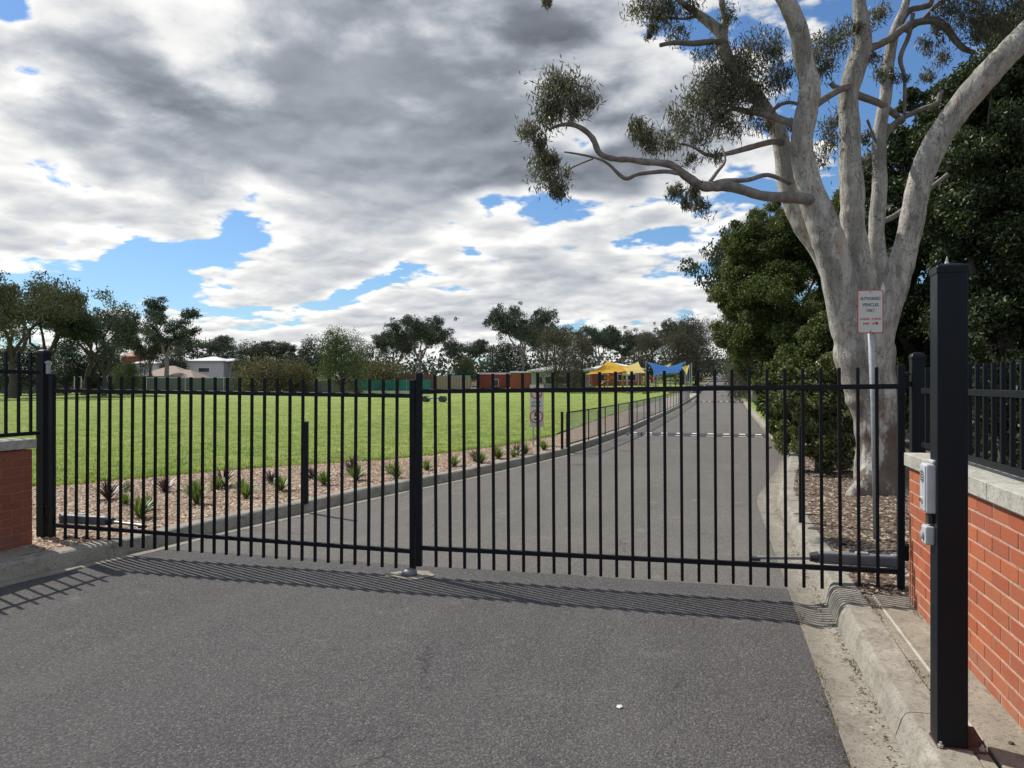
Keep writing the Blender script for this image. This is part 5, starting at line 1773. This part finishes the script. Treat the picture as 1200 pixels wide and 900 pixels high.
for k in ('sailyellow', 'sailpale', 'sailblue'):
    m_ = M[k]
    t_ = m_.node_tree
    bs_ = t_.nodes['Principled BSDF']
    tr = t_.nodes.new('ShaderNodeBsdfTranslucent')
    src = bs_.inputs['Base Color'].links[0].from_socket
    t_.links.new(src, tr.inputs[0])
    mx = t_.nodes.new('ShaderNodeMixShader')
    mx.inputs[0].default_value = .5
    ou = [n for n in t_.nodes if n.type == 'OUTPUT_MATERIAL'][0]
    t_.links.new(bs_.outputs[0], mx.inputs[1]); t_.links.new(tr.outputs[0], mx.inputs[2]); t_.links.new(mx.outputs[0], ou.inputs[0])


def panel_run(name, px0, px1, d, ytop, mat, label, cat='fence', n=None, cap=None, group='fences along the far side of the field', postw=.06, thick=.04):
    a, b = at(px0, 450, d), at(px1, 450, d)
    root = empty(name, (a.x, a.y, 0))
    tag(root, label, cat, group)
    L = (b - a).length
    n = n or max(1, int(L / 2.4))
    ztop = EYE + (450 - ytop) / 900 * d
    for i in range(n):
        p, q = a.lerp(b, i / n), a.lerp(b, (i + 1) / n)
        gz = (H1(p.y) + H1(q.y)) / 2 + .1
        pp, qq = p - a, q - a
        dirn = (qq - pp).normalized() * .03
        MB().bar((pp.x + dirn.x, pp.y + dirn.y, (ztop + gz) / 2), (qq.x - dirn.x, qq.y - dirn.y, (ztop + gz) / 2), thick, ztop - gz).build('panel', mat, root)
        MB().box((pp.x, pp.y, (ztop + gz) / 2 + .02), (postw, postw, ztop - gz + .08)).build('post', M['galv'] if cap is None else cap, root)
    if cap is not None:
        MB().bar((0, 0, ztop + .05), (b.x - a.x, b.y - a.y, ztop + .05), .07, .07).build('capping', cap, root)
    return root


panel_run('panel_fence', 172, 330, 98, 443, M['steelfence'], 'grey steel panel fence with a white capping at the far side of the field', cap=M['white'])
panel_run('panel_fence', 100, 172, 99, 444, M['steelfence'], 'plain dark grey fence behind the soccer goals')
panel_run('panel_fence', -30, 84, 102, 442, M['steelfence'], 'dark fence under the big gums at the far left')
panel_run('panel_fence', 332, 436, 97, 446, M['steelfence'], 'dim grey fence behind the big grey green tree')
panel_run('green_screen', 420, 505, 94, 445, M['greenscreen'], 'bright green cloth screen along the far side of the field', 'screen', thick=.03)
panel_run('paling_fence', 438, 512, 96, 438, M['redfence'], 'brown paling fence showing above the green screen')
panel_run('low_wall', 405, 500, 92, 458, M['edging'], 'low pale concrete edge in front of the green screen', 'wall', n=6, thick=.2)
panel_run('rail_fence', 508, 552, 100, 441, M['timber'], 'thin timber paling fence left of the brick building', 'fence', n=14, thick=.02, postw=.07)


def house(name, px0, px1, d, ywall, yroof, wmat, rmat, label, depth=8, hip=True, wins=(), over=.4, rot=0.0, ybase=None):
    a, b = at(px0, 450, d), at(px1, 450, d)
    c = (a + b) / 2
    gz = H1(c.y) + .05
    w = (b - a).length
    ang = math.atan2(b.y - a.y, b.x - a.x)
    root = empty(name, (c.x, c.y, gz), ang + rot)
    tag(root, label, 'building', 'houses beyond the playing field' if 'house' in name else 'school buildings beyond the field')
    hz = EYE + (450 - ywall) / 900 * d - gz
    rz_ = EYE + (450 - yroof) / 900 * d - gz
    MB().box((0, depth / 2, hz / 2), (w, depth, hz)).build('wall', wmat, root)
    rm = MB()
    x0, x1, y0, y1 = -w / 2 - over, w / 2 + over, -over, depth + over
    ins = min(w, depth) / 2 if hip else 0.0
    rm.v += [(x0, y0, hz), (x1, y0, hz), (x1, y1, hz), (x0, y1, hz), (x0 + ins, (y0 + y1) / 2, rz_), (x1 - ins, (y0 + y1) / 2, rz_)]
    rm.v += [(x, y, z - .18) for (x, y, z) in rm.v[:4]]
    rm.f += [(0, 1, 5, 4), (1, 2, 5), (2, 3, 4, 5), (3, 0, 4), (6, 7, 1, 0), (7, 8, 2, 1), (8, 9, 3, 2), (9, 6, 0, 3), (9, 8, 7, 6)]
    rm.build('roof', rmat, root)
    MB().box((0, -over - .02, hz - .06), (w + 2 * over + .04, .05, .22)).build('fascia', M['white'] if wmat is not M['housewhite'] else M['galv'], root)
    for (u, z0, z1, ww) in wins:
        f = MB().box((u * w, -.03, (z0 + z1) / 2 * hz), (ww, .06, (z1 - z0) * hz)).build('window', M['white'], root)
        f2 = MB().box((u * w, -.065, (z0 + z1) / 2 * hz), (ww - .16, .02, (z1 - z0) * hz - .16)).build('pane', M['glass'], f)
    return root


house('house', 218, 262, 150, 423, 417, M['housewhite'], M['roofpale'], 'white two storey rendered house with a low pale roof', 9, True, [(-.02, .52, .72, 2.2)])
house('house', 246, 286, 153, 423, 419.5, M['housewhite'], M['roofpale'], 'white house wing at the right with a flat pale roof', 7, True, [(.2, .5, .7, 1.2)])
house('house', 160, 216, 128, 441, 428, M['housewhite'], M['roofbrown'], 'low house with a brown tiled roof left of the white house', 9)
house('house', 192, 226, 120, 443, 433, M['farbrick'], M['roofbrown'], 'low house with an orange ridged roof in front of the white house', 7)
house('house', 112, 146, 128, 442, 433, M['housewhite'], M['roofbrown'], 'low house behind the goals partly hidden by trees', 8)
house('house', 154, 186, 160, 426, 420, M['housewhite'], M['roofpale'], 'pale roofed house seen under the tall slender gum', 8)
house('house', 142, 168, 185, 417, 409, M['farbrick'], M['rooforange'], 'distant house with an orange roof between the cypresses', 8)
house('house', 54, 76, 112, 441, 420, M['farbrick'], M['roofbrown'], 'house with a steep brown roof right of the left hinge post', 8)
house('house', -20, 12, 115, 441, 428, M['housewhite'], M['roofbrown'], 'pale house at the far left under the gums', 8)
house('school_building', 562, 598, 118, 437.5, 436.5, M['farbrick'], M['roofpale'], 'flat roofed red brick school building, left wing', 8, False, [(.0, .1, .6, 1.2)], .1)
house('school_building', 598.5, 622, 112, 435.5, 434.5, M['farbrick'], M['roofpale'], 'taller red brick school wing beside the grey building', 8, False, [], .1)
house('school_building', 622.5, 690, 112, 434, 427, M['housegrey'], M['roofpale'], 'grey school building with a pale pitched roof behind the drooping trees', 9, True, [(-.36, .25, .7, 1.1), (-.2, .25, .7, 1.1), (.05, .25, .7, 1.6), (.3, .25, .7, 1.6)], .5)
house('school_building', 694, 752, 122, 432, 424.5, M['farbrick'], M['roofpale'], 'brick school building with a pale roof behind the yellow sails', 9, True, [(-.25, .3, .7, 1.4), (.1, .3, .7, 1.4), (.3, .3, .7, 1.4)], .5)
house('shed', 528, 548, 112, 441.5, 439.5, M['redfence'], simple('blue roof', (.10, .22, .36), .6), 'small shed with a blue roof left of the brick buildings', 4, False, [], .3)


def goal(px0, px1, d, ytop, label):
    a, b = at(px0, 450, d), at(px1, 450, d)
    r = empty('soccer_goal', (a.x, a.y, H1(a.y) + .14))
    tag(r, label, 'goal', 'soccer goals on the playing field')
    zt = EYE + (450 - ytop) / 900 * d - r.location.z
    v = b - a
    MB().bar((0, 0, 0), (0, 0, zt), .08).build('goal_post', M['white'], r)
    MB().bar((v.x, v.y, 0), (v.x, v.y, zt), .08).build('goal_post', M['white'], r)
    MB().bar((-.06, 0, zt), (v.x, v.y, zt), .08).build('crossbar', M['white'], r)
    MB().bar((0, 0, zt), (-.3, 1.2, 0), .06).build('back_stay', M['galv'], r)
    MB().bar((v.x, v.y, zt), (v.x - .3, v.y + 1.2, 0), .06).build('back_stay', M['galv'], r)


goal(87, 95, 92, 441.5, 'white soccer goal standing nearer the left post')
goal(114.5, 125, 94, 441.5, 'white soccer goal on the right of the pair')
# small flat trolley like thing lying near the middle of the field
p = at(510, 470, 60)
b_ = empty('field_roller', (p.x, p.y, H1(p.y) + .15))
tag(b_, 'low grey equipment on dark wheels lying on the field right of the gate centre', 'equipment')
MB().box((0, 0, .32), (1.3, .6, .16)).build('deck', M['galv'], b_, .03)
for x in (-.75, .62):
    MB().tube([(x, -.35, .24), (x, .35, .24)], .24, 14).build('wheel', M['darkbox'], b_)


def sail(corners, mat, label, group='shade sails over the playground', poles=True):
    P_ = [at(*c) for c in corners]
    o = P_[0]
    r = empty('shade_sail', o)
    tag(r, label, 'shade sail', group)
    n = 8
    c = sum((p - o for p in P_), Vector()) / len(P_)
    V_, F_ = [], []
    k = len(P_)
    rings = 7
    for j in range(rings + 1):
        t = j / rings
        for i in range(k):
            A, B = P_[i] - o, P_[(i + 1) % k] - o
            for s in range(n):
                u = s / n
                e = A.lerp(B, u)
                bow = 4 * u * (1 - u) * .13
                e = e.lerp(c, bow)
                q = c.lerp(e, t)
                V_.append(tuple(q - Vector((0, 0, .12 * (1 - t)))))
    m_ = k * n
    for j in range(rings):
        for i in range(m_):
            F_.append((j * m_ + i, j * m_ + (i + 1) % m_, (j + 1) * m_ + (i + 1) % m_, (j + 1) * m_ + i))
    me = np_mesh('cloth', V_, np.array(F_), True)
    cl = link('cloth', me, r, mat)
    if poles:
        for p in P_:
            gz = H1(p.y)
            MB().tube([(p.x - o.x, p.y - o.y, gz - o.z), (p.x - o.x, p.y - o.y, .1 + p.z - o.z)], .07, 8).build('pole', M['galv'], r)
    return r


sail([(686, 439, 100), (712, 423, 106), (752, 433, 100), (722, 437, 92)], M['sailyellow'], 'deep yellow shade sail, leftmost over the playground')
sail([(729, 430, 102), (748, 424, 108), (757, 437, 96), (735, 439, 90)], M['sailpale'], 'bright pale yellow shade sail next to the deep yellow one')
sail([(757, 423.5, 106), (784, 430, 108), (803, 424, 110), (799, 437, 98), (766, 440, 92)], M['sailblue'], 'larger blue shade sail right of the yellow ones')
sail([(768, 432, 110), (786, 426, 118), (784, 434, 112)], M['sailpale'], 'small pale sail peeping out behind the blue sail')
sail([(798, 430, 104), (808, 427.5, 108), (805, 440, 100)], M['sailpale'], 'little cream shade sail at the right end of the playground')
sail([(771, 440, 98), (786, 435, 104), (798, 439, 98)], M['sailyellow'], 'orange yellow sail hanging low under the blue sail')

pg = empty('climbing_equipment', at(745, 463, 103))
pg.location.z = H1(pg.location.y) + .1
tag(pg, 'wooden climbing frame with decks and coloured panels under the sails', 'play equipment')
for i, x in enumerate((-4.2, -3.0, -1.8, -.6, 1.2, 2.6, 4.0, 5.2)):
    MB().box((x, (i % 3) * .5, 1.25), (.16, .16, 2.5)).build('upright', M['timber'], pg)
for (x, z, w, m_) in ((-3.6, 1.1, 1.4, 'timber'), (-1.2, 1.4, 1.4, 'timber'), (1.9, 1.0, 1.6, 'timber'), (4.6, 1.3, 1.4, 'timber'), (-3.6, 1.7, 1.3, 'playorange'), (1.9, 1.6, 1.5, 'playred'), (4.6, 1.9, 1.2, 'greenscreen'), (-1.2, 2.2, 1.3, 'white')):
    MB().box((x, -.1, z), (w, .9 if m_ == 'timber' else .06, .14 if m_ == 'timber' else .4)).build('deck' if m_ == 'timber' else 'coloured_panel', M[m_], pg)
MB().bar((-5.4, -.8, .15), (-4.2, -.1, 1.2), .5, .06).build('slide', M['playorange'], pg)
panel_run('playground_fence', 688, 806, 96, 456, M['timber'], 'low timber edging fence round the playground', 'fence', n=18, thick=.03, group='fences round the playground')
# light pole
p = at(810.5, 448, 88)
lp = empty('light_pole', (p.x, p.y, H1(p.y)))
tag(lp, 'slender grey pole right of the cream sail beside the driveway', 'pole')
MB().tube([(0, 0, 0), (0, 0, EYE + 25 * 88 / 900 - lp.location.z)], .06, 8).build('shaft', M['galv'], lp)
# picket boundary along the end of the lawn right of the sails
panel_run('panel_fence', 806, 822, 92, 452, M['steelfence'], 'short dark fence length at the end of the playground', n=3)
print('tris', sum(len(m.loops) - 2 * len(m.polygons) for m in bpy.data.meshes))
